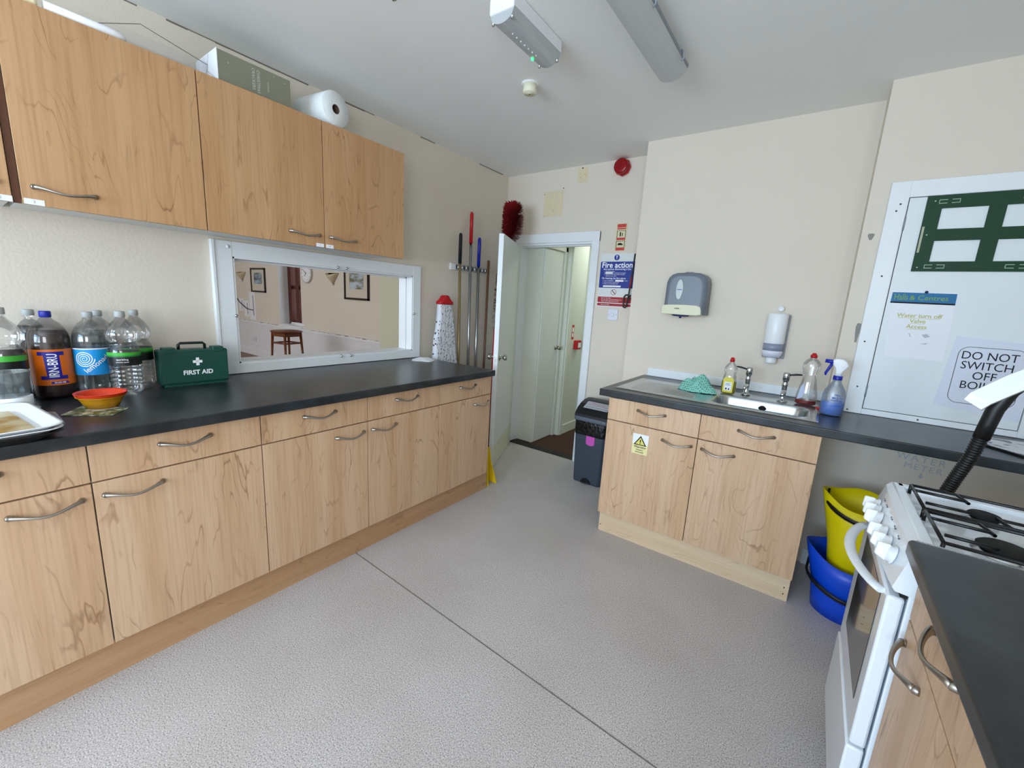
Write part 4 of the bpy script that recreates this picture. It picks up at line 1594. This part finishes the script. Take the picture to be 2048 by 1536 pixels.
obj('bristles', b, mat('red bristles', '8A0C12', .8, var=.3, vscale=40), t)
obj('handle', tube([(.17, 3.465, .004), (.175, 3.47, 1.12)], .011, 12), M_red, t)
# ironing board with leafy cover
t = thing('ironing_board', 'folded ironing board in a white leaf-patterned cover with a red end cap', 'ironing board', (.10, 2.932, 0), R(90))
secs = []
for (w, z, dx) in ((.24, .002, 0), (.265, .3, 0), (.268, .6, 0), (.262, .86, -.003), (.235, .95, -.004), (.215, 1.05, -.006), (.185, 1.15, -.008), (.155, 1.25, -.012), (.130, 1.32, -.015), (.125, 1.335, -.015)):
    secs.append([(x, y, z) for x, y in rrect(w, .06, .026, 5, cx=dx + .005 * math.sin(z * 17))])


def leaf_mat():
    m, nt, b = nodes('leaf pattern cover')
    L, N = nt.links, nt.nodes
    tc = N.new('ShaderNodeTexCoord')
    last = None
    for k, (rot, sc_) in enumerate(((R(35), 1), (R(-40), 1.07))):
        mp = N.new('ShaderNodeMapping')
        mp.inputs['Rotation'].default_value = (0, rot, 0)
        mp.inputs['Scale'].default_value = (75 * sc_, 20, 27 * sc_)
        mp.inputs['Location'].default_value = (k * 3.3, 0, k * 1.7)
        L.new(tc.outputs['Object'], mp.inputs['Vector'])
        v = N.new('ShaderNodeTexVoronoi')
        v.voronoi_dimensions = '3D'
        v.inputs['Scale'].default_value = 1
        v.inputs['Randomness'].default_value = .75
        L.new(mp.outputs[0], v.inputs['Vector'])
        r = N.new('ShaderNodeMath')
        r.operation = 'GREATER_THAN'
        r.inputs[1].default_value = .21
        L.new(v.outputs['Distance'], r.inputs[0])
        if last:
            mm = N.new('ShaderNodeMath')
            mm.operation = 'MULTIPLY'
            L.new(last.outputs[0], mm.inputs[0])
            L.new(r.outputs[0], mm.inputs[1])
            last = mm
        else:
            last = r
    w = N.new('ShaderNodeTexWave')
    w.inputs['Scale'].default_value = 9
    w.inputs['Distortion'].default_value = 7
    w.inputs['Detail'].default_value = 1
    L.new(tc.outputs['Object'], w.inputs['Vector'])
    g = N.new('ShaderNodeMath')
    g.operation = 'GREATER_THAN'
    g.inputs[1].default_value = .006
    L.new(w.outputs['Fac'], g.inputs[0])
    mm = N.new('ShaderNodeMath')
    mm.operation = 'MULTIPLY'
    L.new(last.outputs[0], mm.inputs[0])
    L.new(g.outputs[0], mm.inputs[1])
    mx = N.new('ShaderNodeMix')
    mx.data_type = 'RGBA'
    mx.inputs[6].default_value = (*lin('35353A'), 1)
    mx.inputs[7].default_value = (*lin('DCDDE2'), 1)
    L.new(mm.outputs[0], mx.inputs[0])
    L.new(mx.outputs[2], b.inputs['Base Color'])
    b.inputs['Roughness'].default_value = .6
    return m


obj('cover', loft(secs), leaf_mat(), t)
b = loft([[(x, y, z) for x, y in rrect(w, d, .028, 5, cx=-.015)] for (w, d, z) in ((.148, .072, 1.325), (.150, .074, 1.345), (.128, .066, 1.352), (.085, .06, 1.375), (.075, .058, 1.388), (.04, .05, 1.395))])
obj('end_cap', b, M_red, t)

# wet floor sign folded by the cabinet end
t = thing('floor_sign', 'yellow plastic floor sign folded and leaning at the end of the left cabinets', 'floor sign', (.62, 2.90, 0), R(0))
for k, (y0, y1, dx) in enumerate(((-.050, -.012, .0), (.034, .002, .012))):
    b = bmesh.new()
    pts = [(-.16, y0, 0), (.052 + dx, y0, 0), (.040 + dx, y0 * .8 + y1 * .2, .05), (.020, y0 * .3 + y1 * .7, .17), (.008, y1, .28), (-.12, y1, .28), (-.14, y0 * .5 + y1 * .5, .14)]
    A = [b.verts.new(p) for p in pts]
    B = [b.verts.new((p[0], p[1] + .007, p[2])) for p in pts]
    b.faces.new(A)
    b.faces.new(B[::-1])
    for i in range(7):
        b.faces.new((A[i], A[(i + 1) % 7], B[(i + 1) % 7], B[i]))
    bmesh.ops.recalc_face_normals(b, faces=b.faces)
    obj('panel', b, mat('sign yellow', 'E8C81E', .4), t)

# ------------------------------------------------------------------ bin
t = thing('kitchen_bin', 'dark grey pedal bin with black liner beside the sink cabinet', 'bin', (1.205, 3.545, 0), R(-1))
g_ = mat('bin grey plastic', '3B4350', .45, var=.04)
secs = [[(x, y, z) for x, y in rrect(w, d, .03, 5)] for (w, d, z) in ((.235, .255, 0), (.238, .26, .01), (.262, .285, .44), (.262, .285, .49))]
obj('body', loft(secs), g_, t)
secs = [[(x, y, z) for x, y in rrect(w, d, .032, 5)] for (w, d, z) in ((.266, .289, .395), (.272, .294, .41), (.268, .292, .45), (.274, .296, .49), (.270, .294, .508))]
b = loft(secs)
for v in b.verts:
    v.co.x += .003 * math.sin(v.co.z * 210 + v.co.y * 60)
    v.co.y += .003 * math.sin(v.co.z * 190 + v.co.x * 70)
obj('bin_liner', b, mat('black bag', '0C0D0F', .25, bump=.8, bscale=40), t)
secs = [[(x, y, z) for x, y in rrect(w, d, .03, 5)] for (w, d, z) in ((.282, .306, .505), (.288, .312, .508), (.288, .312, .535), (.28, .304, .538))]
obj('lid_rim', loft(secs), mat('bin rim grey', '59616C', .4), t)
prof = [(-.150, .536), (-.145, .556), (-.11, .595), (-.06, .625), (0, .643), (.06, .648), (.12, .640), (.15, .60), (.152, .536)]
b = prism(prof, -.135, .135, 'x')
obj('lid', b, M_black, t)
# notice on the sloping lid
b = bmesh.new()
v = [b.verts.new(p) for p in ((-.085, -.115, .6035), (.115, -.115, .6035), (.115, -.014, .6485), (-.085, -.014, .6485))]
b.faces.new(v)
bmesh.ops.solidify(b, geom=b.faces[:], thickness=-.0015)
no = obj('notice', b, M_paper, t)
ang = math.atan2(.045, .101)
F = Matrix(((1, 0, 0, .015), (0, math.cos(ang), -math.sin(ang), -.0625), (0, math.sin(ang), math.cos(ang), .6280), (0, 0, 0, 1)))
lettering('Please do not put', .016, mat('notice red', 'C02A34', .7), F @ Matrix.Translation((0, .012, 0)), no)
lettering('food or hot liquids in this bin', .013, mat('notice red', 'C02A34', .7), F @ Matrix.Translation((0, -.006, 0)), no)
b = box(-.095, .095, -.0415, -.039, 0, .0006)
bmesh.ops.transform(b, matrix=F, verts=b.verts)
obj('notice_line', b, mat('notice green', '4F7F78', .7), no)
b = box(-.10, .10, .032, .053, 0, .0006)
bmesh.ops.transform(b, matrix=F, verts=b.verts)
obj('notice_band', b, mat('notice dark band', '3E4148', .7), no)
st = obj('pink_sticker', prism([(-.02, .395), (-.02, .335), (-.012, .326), (.015, .320), (.042, .326), (.05, .335), (.05, .395)], -.1465, -.1385, 'y'), mat('pink sticker', 'C552B0', .5), t, label='pink rounded sticker')
b = lathe([(.045, -.1385), (.045, -.125)], 24, (0.0, .0), axis='y')
bmesh.ops.delete(b, geom=[v for v in b.verts if v.co.z < -.002], context='VERTS')
bmesh.ops.contextual_create(b, geom=[e for e in b.edges if e.is_boundary])
b.free()
b = prism([(.045 * math.cos(a), .002 + .045 * math.sin(a)) for a in [PI * i / 14 for i in range(15)]], -.1325, -.120, 'y')
obj('pedal_recess', b, M_blackm, t)
obj('pedal', box(-.034, .034, -.150, -.118, .006, .018, .004), mat('pedal dark', '23282F', .3), t)

# ------------------------------------------------------------------ buckets
def bucket(name, label, loc, rz, m, z0, z1, rb, rt, spout, handle_z, group='stacked mop buckets'):
    t = thing(name, label, 'bucket', loc, rz, group)
    n = 36
    secs = []
    for s, (k) in enumerate((0, .25, .5, .75, 1)):
        ring = []
        for i in range(n):
            a = 2 * PI * i / n
            r = rb + (rt - rb) * k
            px, py = r * 1.12 * math.cos(a), r * math.sin(a)
            # spout towards -x
            if k > .5:
                f = max(0, math.cos(a - PI)) ** 8
                px -= spout * f * (k - .5) * 2
            zz = z0 + (z1 - z0) * k
            if k > .5:
                zz += (k - .5) * 2 * (.05 * max(0, math.cos(a - PI)) ** 4 + .045 * max(0, math.sin(a)) ** 2)
            ring.append((px, py, zz))
        secs.append(ring)
    inner = []
    for ring in reversed(secs[1:]):
        inner.append([(x * .965, y * .965, z - .0005) for x, y, z in ring])
    b = loft(secs + inner, cap=True)
    obj('bucket_body', b, m, t)
    hp = []
    for i in range(13):
        a = PI + PI * i / 12
        hp.append((rt * 1.16 * math.cos(a), rt * 1.06 * math.sin(a), handle_z + .035 * abs(math.cos(a)) ** 2))
    hp = [(-rt * 1.14, .01, handle_z + .09)] + hp + [(rt * 1.14, .01, handle_z + .09)]
    obj('carry_handle', tube(hp, .014, 8, flat=.4), M_black, t)
    return t


bucket('mop_bucket', 'blue plastic mop bucket on the floor between sink cabinet and cooker', (2.80, 2.945, 0), 0, M_blue, 0.0, .27, .115, .145, .03, .13)
t = bucket('mop_bucket', 'yellow plastic bucket standing inside the blue bucket', (2.79, 2.95, 0), 0, M_yellow, .165, .545, .072, .118, .03, .50)

# ------------------------------------------------------------------ access hatch on the right (door_3)
S2 = 3.318
d3 = sthing('door_3', (0, S2, 0), 0, 'white access hatch with a flush panel above the right worktop')
b = bmesh.new()
gx0, gx1, gi0, gi1 = 2.664, 3.345, 2.737, 3.272
bx(b, gx0, gi0, -.022, 0, .911, 2.031, .003)
bx(b, gi1, gx1, -.022, 0, .911, 2.031, .003)
bx(b, gi0 - .002, gi1 + .002, -.0215, 0, 1.958, 2.031, .003)
bx(b, gi0 - .002, gi1 + .002, -.0215, 0, .911, .940, .003)
obj('frame', b, M_gloss, d3)
obj('panel', box(gi0 + .003, gi1 - .003, -.019, 0, .943, 1.955, .001), mat('white hatch panel', 'DEE4E6', .4, var=.03, vscale=8), d3)
obj('gap', box(gi0, gi1, -.0095, 0, .940, 1.958), M_dark, d3)
for z in (1.84, 1.03):
    obj('hinge', lathe([(.004, z - .03), (.004, z + .03)], 10, (gi0 + .001, -.021)), M_grey, d3)
b = bmesh.new()
for (x, z) in ((2.68, .925), (2.95, .925), (2.70, 1.9), (2.70, 1.60), (2.69, 1.28), (2.71, 1.93), (2.70, 1.05)):
    lathe([(.004, -.022), (.004, -.0235), (0, -.0237)], 10, (x, z), b, axis='y')
obj('screws', b, mat('screw green grey', '4E5A5A', .5, .5), d3)
YP = S2 - .0195
# green stencil board
t = thing('green_panel', 'dark green plastic board with rectangular cut-outs on the access hatch', 'board', (2.800, YP, 1.623))
b = bmesh.new()
xs = [0, .055, .203, .256, .404, .455]
zs = [0, .044, .136, .187, .277, .333]
for i in range(5):
    for j in range(5):
        if i in (1, 3) and j in (1, 3):
            continue
        bx(b, xs[i], xs[i + 1], -.006, 0, zs[j], zs[j + 1])
bmesh.ops.remove_doubles(b, verts=b.verts, dist=.0001)
obj('board', b, mat('dark green board', '04371A', .6), t)
b = bmesh.new()
for cx_ in (.075, .33):
    for cz_ in (.022, .306):
        for s in (-1, 1):
            x0 = cx_ + s * .020
            bx(b, x0 - .013, x0 + .013, -.0066, -.006, cz_ + .006, cz_ + .0085)
            bx(b, x0 - .013, x0 + .013, -.0066, -.006, cz_ - .0085, cz_ - .006)
            bx(b, x0 + s * .013 - .001, x0 + s * .013 + .001, -.0066, -.006, cz_ - .0085, cz_ + .0085)
for (x, z) in ((.018, .018), (.025, .163), (.028, .31)):
    lathe([(.003, -.006), (.003, -.0068)], 8, (x, z), b, axis='y')
obj('slot_marks', b, mat('pale green marks', 'A9C2AE', .6), t)
obj('edge_tape', box(.004, .012, -.0075, -.006, .085, .20), mat('tape beige', 'A9AD95', .5), t)
# notice Halls & Centres
t = thing('water_notice', 'paper notice with a blue banner and Water turn off Valve Access text', 'notice', (2.772, YP, 1.213))
obj('sheet', prism([(0, .003), (.214, 0), (.205, .316), (-.020, .318)], -.0008, 0, 'y'), M_paper, t)
obj('banner', prism([(-.019, .268), (.205, .266), (.2035, .311), (-.018, .313)], -.0014, -.0008, 'y'), mat('banner blue', '14699A', .5), t)
obj('banner_stripe', prism([(-.019, .262), (.205, .260), (.205, .267), (-.019, .269)], -.0015, -.0008, 'y'), M_ink, t)
lettering('Halls', .042, mat('lime ink', '7FA838', .6), fr_front(-.010, -.0018, .290), t, align='LEFT', sx=.62)
lettering('& Centres', .032, mat('lime ink', '7FA838', .6), fr_front(.046, -.0018, .288), t, align='LEFT', sx=1.0)
M_ol = mat('faded yellow ink', 'BDB968', .8)
for s_, z_, w_ in (('Water turn off', .205, .15), ('Valve', .180, .055), ('Access', .154, .062)):
    lettering(s_, .026, M_ol, fr_front(.094, -.0013, z_), t, bold=.015)
    obj('underline', box(.094 - w_ / 2, .094 + w_ / 2, -.0013, -.0008, z_ - .0125, z_ - .0112), M_ol, t)
b = prism([(.118, .118), (.135, .124), (.150, .112), (.132, .104)], -.0012, -.0008, 'y')
prism([(.120, .076), (.146, .082), (.142, .074)], -.0012, -.0008, 'y', bm=b)
prism([(.072, .122), (.076, .122), (.083, .106), (.079, .106)], -.0012, -.0008, 'y', bm=b)
obj('faded_marks', b, mat('faded grey', 'B9BDC4', .8), t)
obj('pin', lathe([(.006, -.0008), (.006, -.006), (0, -.007)], 12, (.100, .316), axis='y'), mat('pin navy', '1C2450', .3), t)
# do not switch off notice
t = thing('boiler_notice', 'laminated notice reading DO NOT SWITCH OFF BOILER behind the black hose', 'notice', (3.005, YP, .985), 0)
obj('sheet', prism([(-.018, .03), (.262, -.004), (.252, .335), (.004, .352)], -.001, 0, 'y'), mat('laminated paper', 'D9DEEC', .25), t)
b = bmesh.new()
ol = rrect(.212, .26, .035, 6, cx=.128, cy=.178)
il = rrect(.208, .256, .033, 6, cx=.128, cy=.178)
for i in range(len(ol)):
    j = (i + 1) % len(ol)
    prism([ol[i], ol[j], il[j], il[i]], -.0014, -.001, 'y', bm=b)
obj('border_line', b, M_ink, t)
for s_, z_ in (('DO NOT', .268), ('SWITCH', .223), ('OFF', .178), ('BOILER', .133)):
    lettering(s_, .050, M_ink, fr_front(.122, -.0016, z_), t, sx=.88)
# magazine on the right worktop
t = thing('magazine', 'black and white printed magazine on the worktop under the boiler notice', 'magazine', (0, 0, 0))
obj('pages', prism([(3.11, 2.985), (3.19, 2.875), (3.37, 2.90), (3.385, 3.20), (3.13, 3.16)], .9105, .918, 'z'), M_black, t)
obj('cover', prism([(3.112, 2.99), (3.195, 2.895), (3.368, 2.91), (3.38, 3.195), (3.133, 3.155)], .918, .9195, 'z'), two_tone('printed cover', '4A4E58', 'DEDFE4', 14, .38, .46, .3, dist=1.5), t)

# ------------------------------------------------------------------ right side: cabinet, worktop, cooker
base_unit('base_cabinet', 'base cabinet in the right foreground beside the cooker, under a dark worktop', (2.752, 1.738, 0), R(-90), .50, [(0, .50, 'l')], None, .60)
base_unit('base_cabinet', 'second cabinet of the right foreground run, nearest the camera', (2.752, 1.236, 0), R(-90), .50, [(0, .50, 'r')], None, .60)
p = obj('plinth', box(0, 1.0, 0, .016, 0, .15), M_woodx, None, (2.795, 1.738, 0), (0, 0, R(-90)))
tag(p, 'plinth under the right foreground cabinets', 'plinth')
b = bmesh.new()
xf = 2.722
nose = [(xf + .010 - .010 * math.cos(a), .900 + .010 * math.sin(a)) for a in [R(90 - 15 * i) for i in range(7)]]
nose += [(xf + .010 - .010 * math.cos(a), .880 + .010 * math.sin(a)) for a in [R(0 - 15 * i) for i in range(7)]]
prism([(XR - .002, .87), (XR - .002, .91)] + nose, .736, 1.752, 'y', bm=b)
o = obj('worktop', b, M_slate)
tag(o, 'dark worktop in the right foreground beside the cooker', 'worktop')
o = obj('edge_trim', box(2.735, XR - .005, 1.7525, 1.7545, .872, .911), M_steel)
tag(o, 'thin pale metal strip along the worktop edge facing the cooker', 'strip')

# cooker
t = thing('cooker', 'white freestanding gas cooker with oven, beside the right worktop', 'cooker', (0, 0, 0))
cy0, cy1, cx0, cx1, cz = 1.757, 2.235, 2.748, 3.34, .895
obj('carcass', box(cx0, cx1, cy0 + .002, cy1 - .002, .10, .80, .003), M_enamel, t)
obj('kick_plate', box(cx0 + .04, cx1, cy0 + .01, cy1 - .01, 0, .10), M_blackm, t)
# hob: rim and recessed deck
b = bmesh.new()
bx(b, cx0, cx0 + .028, cy0, cy1, .80, cz, .005)
bx(b, cx1 - .03, cx1, cy0, cy1, .80, cz, .005)
bx(b, cx0 + .01, cx1 - .01, cy0, cy0 + .03, .80, cz, .004)
bx(b, cx0 + .01, cx1 - .01, cy1 - .03, cy1, .80, cz, .004)
bx(b, cx0 + .01, cx1 - .01, cy0 + .01, cy1 - .01, .80, cz - .014, .002)
obj('hob', b, M_enamel, t)
# control panel, convex
b = bmesh.new()
N_ = 14
secs = []
for i in range(N_ + 1):
    y = cy0 - .002 + (cy1 - cy0 + .004) * i / N_
    k = (i / N_ - .5) * 2
    bulge = .012 * (1 - k * k)
    secs.append([(2.756, y, .775), (2.722 - bulge * .6, y, .778), (2.716 - bulge, y, .786), (2.728 - bulge, y, .842), (2.738 - bulge * .6, y, .880), (2.750, y, .893), (2.756, y, .893)])
loft(secs, b, smooth=False)
cpn = obj('control_panel', b, M_enamel, t)
nrm = Vector((-.97, 0, .22)).normalized()
for k, y in enumerate((2.150, 2.096, 2.040, 1.945, 1.885, 1.825)):
    bb = 1 - ((y - 1.996) / .24) ** 2
    base = Vector((2.724 - .012 * bb, y, .832))
    b = lathe([(.021, 0), (.021, .003), (.017, .005), (.0165, .012), (.0, .013)], 22)
    # grip wedge
    vs = [b.verts.new(p) for p in ((-.006, -.019, .01), (.006, -.019, .01), (.008, .019, .01), (-.008, .019, .01), (-.004, -.013, .030), (.004, -.013, .030), (.005, .015, .033), (-.005, .015, .033))]
    fs = [b.faces.new([vs[i] for i in q]) for q in ((0, 3, 2, 1), (4, 5, 6, 7), (0, 1, 5, 4), (1, 2, 6, 5), (2, 3, 7, 6), (3, 0, 4, 7))]
    bmesh.ops.bevel(b, geom=list({e for f in fs for e in f.edges}), offset=.003, segments=2, profile=.5, affect='EDGES')
    for f in b.faces:
        f.smooth = True
    q = nrm.to_track_quat('Z', 'Y').to_matrix().to_4x4()
    bmesh.ops.transform(b, matrix=Matrix.Translation(base) @ q @ Matrix.Rotation(R(20), 4, 'Z') @ Matrix.Scale(1.1, 4), verts=b.verts)
    obj('knob', b, M_plast, t)
b = bmesh.new()
for y in (2.120, 2.068, 1.975, 1.915, 1.855):
    for s in (-1, 0, 1):
        bx(b, 2.7245, 2.7262, y + s * .008, y + s * .008 + .003, .862 + abs(s) * .003, .866 + abs(s) * .003)
obj('panel_marks', b, mat('panel print', '5A6068', .7), cpn)
# oven door
b = bmesh.new()
bx(b, 2.712, 2.744, cy0, cy1, .345, .762, .006)
dr = obj('oven_door', b, M_enamel, t)
obj('door_glass', box(2.7105, 2.7125, 1.815, 2.150, .425, .735, .0008), mat('dark oven glass', '23241F', .07, coat=.6), dr)
obj('vent_gap', box(2.735, 2.75, cy0 + .01, cy1 - .01, .762, .776), M_blackm, dr)
hp = []
for i in range(17):
    s = i / 16
    hp.append((2.708 - .050 * math.sin(PI * s) ** .75, 1.79 + .40 * s, .752))
obj('door_handle', tube(hp, .013, 12, flat=.5, up=(0, 0, 1)), M_plast, dr)
obj('lower_drawer', box(2.708, 2.744, cy0, cy1, .105, .338, .005), M_enamel, t)
# burners and pan supports
zb = cz - .014
for (x, y, r, lab) in ((2.915, 2.095, .032, None), (2.90, 1.885, .045, None), (3.17, 2.095, .04, None), (3.17, 1.885, .032, None)):
    bu = obj('burner', lathe([(r * 1.15, zb), (r * 1.15, zb + .003), (r * .9, zb + .006), (r * .85, zb + .012), (0, zb + .012)], 28, (x, y)), M_steel, t)
    obj('burner_cap', lathe([(r, zb + .012), (r * 1.02, zb + .016), (r * .9, zb + .020), (0, zb + .020)], 28, (x, y)), M_blackm, bu)
zr = cz + .012


def wire(pts, b):
    tube(pts, .0042, 8, b)


for (y0, y1) in ((2.005, 2.195), (1.795, 1.985)):
    b = bmesh.new()
    xa, xb = 2.785, 3.30
    ym = (y0 + y1) / 2
    wire([(xa, y0, zr), (xb, y0, zr)], b)
    wire([(xa, y1, zr), (xb, y1, zr)], b)
    wire([(xa, y0, zr), (xa, y1, zr)], b)
    wire([(xb, y0, zr), (xb, y1, zr)], b)
    for xc in (2.91, 3.17):
        wire([(xc - .11, y1 - .045, zr), (xc - .022, y1 - .045, zr), (xc - .018, y1 - .06, zr), (xc - .03, y1, zr)], b)
        wire([(xc + .12, y0 + .05, zr), (xc + .022, y0 + .05, zr), (xc + .016, y0 + .055, zr), (xc + .03, y0, zr)], b)
        wire([(xc - .115, ym - .045, zr), (xc - .03, ym - .045, zr)], b)
    wire([(xa, y1 - .045, zr), (xa + .02, y1 - .045, zr)], b)
    for (x, y) in ((xa, y0), (xa, y1), (xb, y0), (xb, y1)):
        wire([(x, y, zr), (x, y, zb - .001)], b)
    obj('pan_support', b, mat('black enamel wire', '0E0F11', .3), t)

# vacuum hose standing behind the cooker with a bent white plate over it
t = thing('vacuum_hose', 'black ribbed vacuum hose rising behind the cooker in front of the notices', 'hose', (0, 0, 0))
hp = [Vector(p) for p in ((2.90, 2.54, .02), (2.90, 2.54, .25), (2.905, 2.54, .5), (2.915, 2.53, .70), (2.927, 2.515, .80), (2.942, 2.505, .88), (2.958, 2.49, .96), (2.967, 2.48, 1.04))]
# resample with ribs
pts, rs = [], []
for i in range(len(hp) - 1):
    n = int((hp[i + 1] - hp[i]).length / .0022)
    for k in range(n):
        pts.append(hp[i].lerp(hp[i + 1], k / n))
for i, p in enumerate(pts):
    rs.append(.0190 if (i // 2) % 2 else .0158)
obj('ribbed_tube', tube(pts, rs, 16), mat('black hose', '0B0C0E', .45), t)
hd = [(2.967, 2.482, 1.03), (2.972, 2.478, 1.08), (2.978, 2.475, 1.13), (2.998, 2.472, 1.19), (3.03, 2.47, 1.235), (3.075, 2.47, 1.262), (3.14, 2.47, 1.275)]
obj('bent_handle', tube(hd, [.0205, .0205, .021, .020, .017, .0155, .0155], 18), M_black, t)
b = bmesh.new()
secs = []
for (x, z, w_) in ((2.915, 1.155, .010), (2.925, 1.178, .016), (2.99, 1.242, .018), (3.022, 1.268, .018)):
    secs.append([(x - .015, 2.452, z - .004), (x + .015 + w_, 2.440, z - .026 - w_ * .3), (x + .019 + w_, 2.452, z - .030 - w_ * .3), (x - .011, 2.462, z - .002)])
loft(secs, b, smooth=False)
obj('white_plate', b, M_plast, t, label='white angular plastic plate on the bend')
obj('handle_collar', tube([(3.02, 2.47, 1.262), (3.07, 2.47, 1.288)], .013, 14), M_grey, t)

# ------------------------------------------------------------------ hall furniture and pictures
M_brown = mat('dark varnished wood', '6B3A1C', .35, var=.2, vscale=15)
t = thing('tall_stool', 'tall dark wooden stool with a round seat in the hall beyond the hatch', 'stool', (-3.86, 3.6, 0), R(12))
obj('seat', lathe([(0, .742), (.19, .742), (.215, .752), (.215, .762), (.205, .768), (0, .768)], 40), M_brown, t)
for (x, y) in ((.13, .13), (-.13, .13), (-.13, -.13), (.13, -.13)):
    obj('leg', tube([(x * 1.25, y * 1.25, .003), (x, y, .742)], [.013, .019], 10), M_brown, t)
b = bmesh.new()
for s_ in (-1, 1):
    bx(b, -.13, .13, s_ * .13 - .008, s_ * .13 + .008, .575, .597)
    bx(b, s_ * .13 - .008, s_ * .13 + .008, -.13, .13, .575, .597)
    bx(b, -.13, .13, s_ * .13 - .01, s_ * .13 + .01, .685, .742)
    bx(b, s_ * .13 - .01, s_ * .13 + .01, -.13, .13, .685, .742)
obj('rails', b, M_brown, t)


def picture(x0, x1, z0, z1, label, art):
    t = thing('framed_picture', label, 'picture', ((x0 + x1) / 2, YH, (z0 + z1) / 2), 0, 'framed landscape prints in the hall')
    w, h = x1 - x0, z1 - z0
    b = bmesh.new()
    f = .03
    bx(b, -w / 2, w / 2, -.025, 0, -h / 2, -h / 2 + f)
    bx(b, -w / 2, w / 2, -.025, 0, h / 2 - f, h / 2)
    bx(b, -w / 2, -w / 2 + f, -.025, 0, -h / 2, h / 2)
    bx(b, w / 2 - f, w / 2, -.025, 0, -h / 2, h / 2)
    obj('frame', b, mat('black frame', '1B1412', .3), t)
    obj('mount', box(-w / 2 + f, w / 2 - f, -.012, 0, -h / 2 + f, h / 2 - f), mat('mount card', 'CFC8B8', .6), t)
    obj('print', box(-w / 2 + .13, w / 2 - .13, -.014, -.012, -h / 2 + .16, h / 2 - .09), art, t)


picture(-6.75, -6.15, 1.28, 1.74, 'framed landscape print between the sconce and the hall window', two_tone('print grey blue', '4A5A62', '9DB0BC', 5, .4, .6, .5, stretch=(1, 1, 2)))
picture(-3.52, -2.90, 1.27, 1.80, 'framed landscape print right of the hall clock', two_tone('print hills', '6B6A48', 'B7C6D2', 4, .42, .58, .5, stretch=(1, 1, 2.5)))


def sconce(x, z, label):
    t = thing('wall_sconce', label, 'wall light', (x, YH, z), 0, 'shell wall lights in the hall')
    secs = []
    for (r, zz) in ((.02, -.10), (.06, -.06), (.12, .0), (.155, .045), (.15, .047), (.11, .0)):
        secs.append([(r * math.cos(a), -r * .7 * math.sin(a) - .001, zz + .018 * math.cos(2 * a)) for a in [PI * i / 16 for i in range(17)]])
    obj('shade', loft(secs), mat('frosted shade', 'C6B89A', .4), t)
    obj('finial', lathe([(0, -.135), (.014, -.125), (.014, -.105), (0, -.095)], 14, (0, -.03)), M_plast, t)


sconce(-7.15, 1.60, 'shell-shaped wall light at the left, beside the left picture')
sconce(-3.84, 1.60, 'shell-shaped wall light between the clock and the right picture')
t = thing('wall_clock', 'round white wall clock in the hall near the brown window', 'clock', (-4.62, YH, 1.655))
obj('case', lathe([(.165, 0), (.165, -.03), (.15, -.035), (.145, -.03)], 36, axis='y'), mat('clock rim', 'BDBBB2', .4), t)
obj('dial', lathe([(.147, -.028), (.147, -.031)], 36, axis='y'), M_paper, t)
b = prism([(-.006, -.01), (.006, -.01), (.004, .07), (-.004, .07)], -.034, -.031, 'y')
bmesh.ops.rotate(b, verts=b.verts, cent=(0, 0, 0), matrix=Matrix.Rotation(R(-80), 3, 'Y'))
prism([(-.004, -.01), (.004, -.01), (.003, .11), (-.003, .11)], -.036, -.034, 'y', bm=b)
bmesh.ops.rotate(b, verts=b.verts, cent=(0, 0, 0), matrix=Matrix.Rotation(R(-60), 3, 'Y'))
obj('hands', b, M_ink, t)
b = bmesh.new()
for k in range(12):
    a = 2 * PI * k / 12
    lathe([(.007, -.031), (.007, -.0325)], 6, (.12 * math.cos(a), .12 * math.sin(a)), b, axis='y')
obj('hour_marks', b, M_ink, t)
# papers pinned in the hall
random.seed(9)
for k, (x, z, w_, h_, lab) in enumerate(((-6.78, 1.0, .26, .55, 'tall white paper pinned on the hall wall below the left picture'),
                                         (-7.05, .93, .22, .32, 'white paper pinned in the middle of the hall papers'),
                                         (-7.30, 1.0, .20, .25, 'leftmost higher white paper pinned on the hall wall'))):
    t = thing('pinned_paper', lab, 'paper', (x, YH, z), 0, 'papers pinned on the hall wall')
    obj('sheet', box(-w_ / 2, w_ / 2, -.003, 0, -h_ / 2, h_ / 2), M_paper, t)
    obj('dark_print', box(w_ * .1, w_ * .22, -.0035, -.003, -h_ * .35, h_ * .38), mat('print grey', '7F828E', .8), t)
o = obj('hall_cable', tube([(-7.6, YH - .01, 1.2), (-7.35, YH - .015, 1.05), (-7.0, YH - .02, .93), (-6.75, YH - .015, .92)], .008, 6), mat('dark cable', '3A3340', .6))
tag(o, 'thin dark cable sagging across the papers on the hall wall', 'cable')
t = thing('hall_socket', 'small white socket low on the hall wall', 'socket', (-6.75, YH - .006, .33))
obj('plate', box(-.07, .07, -.012, 0, -.045, .045, .004), mat('socket plastic', 'CFCFD6', .4), t)
o = obj('rolled_paper', lathe([(.03, -.25), (.03, .25)], 16, (YH + .02, VZ0 + .031), axis='x'), M_paper, None, (-5.0, 0, 0))
tag(o, 'rolled white paper lying on the hall window sill', 'paper')
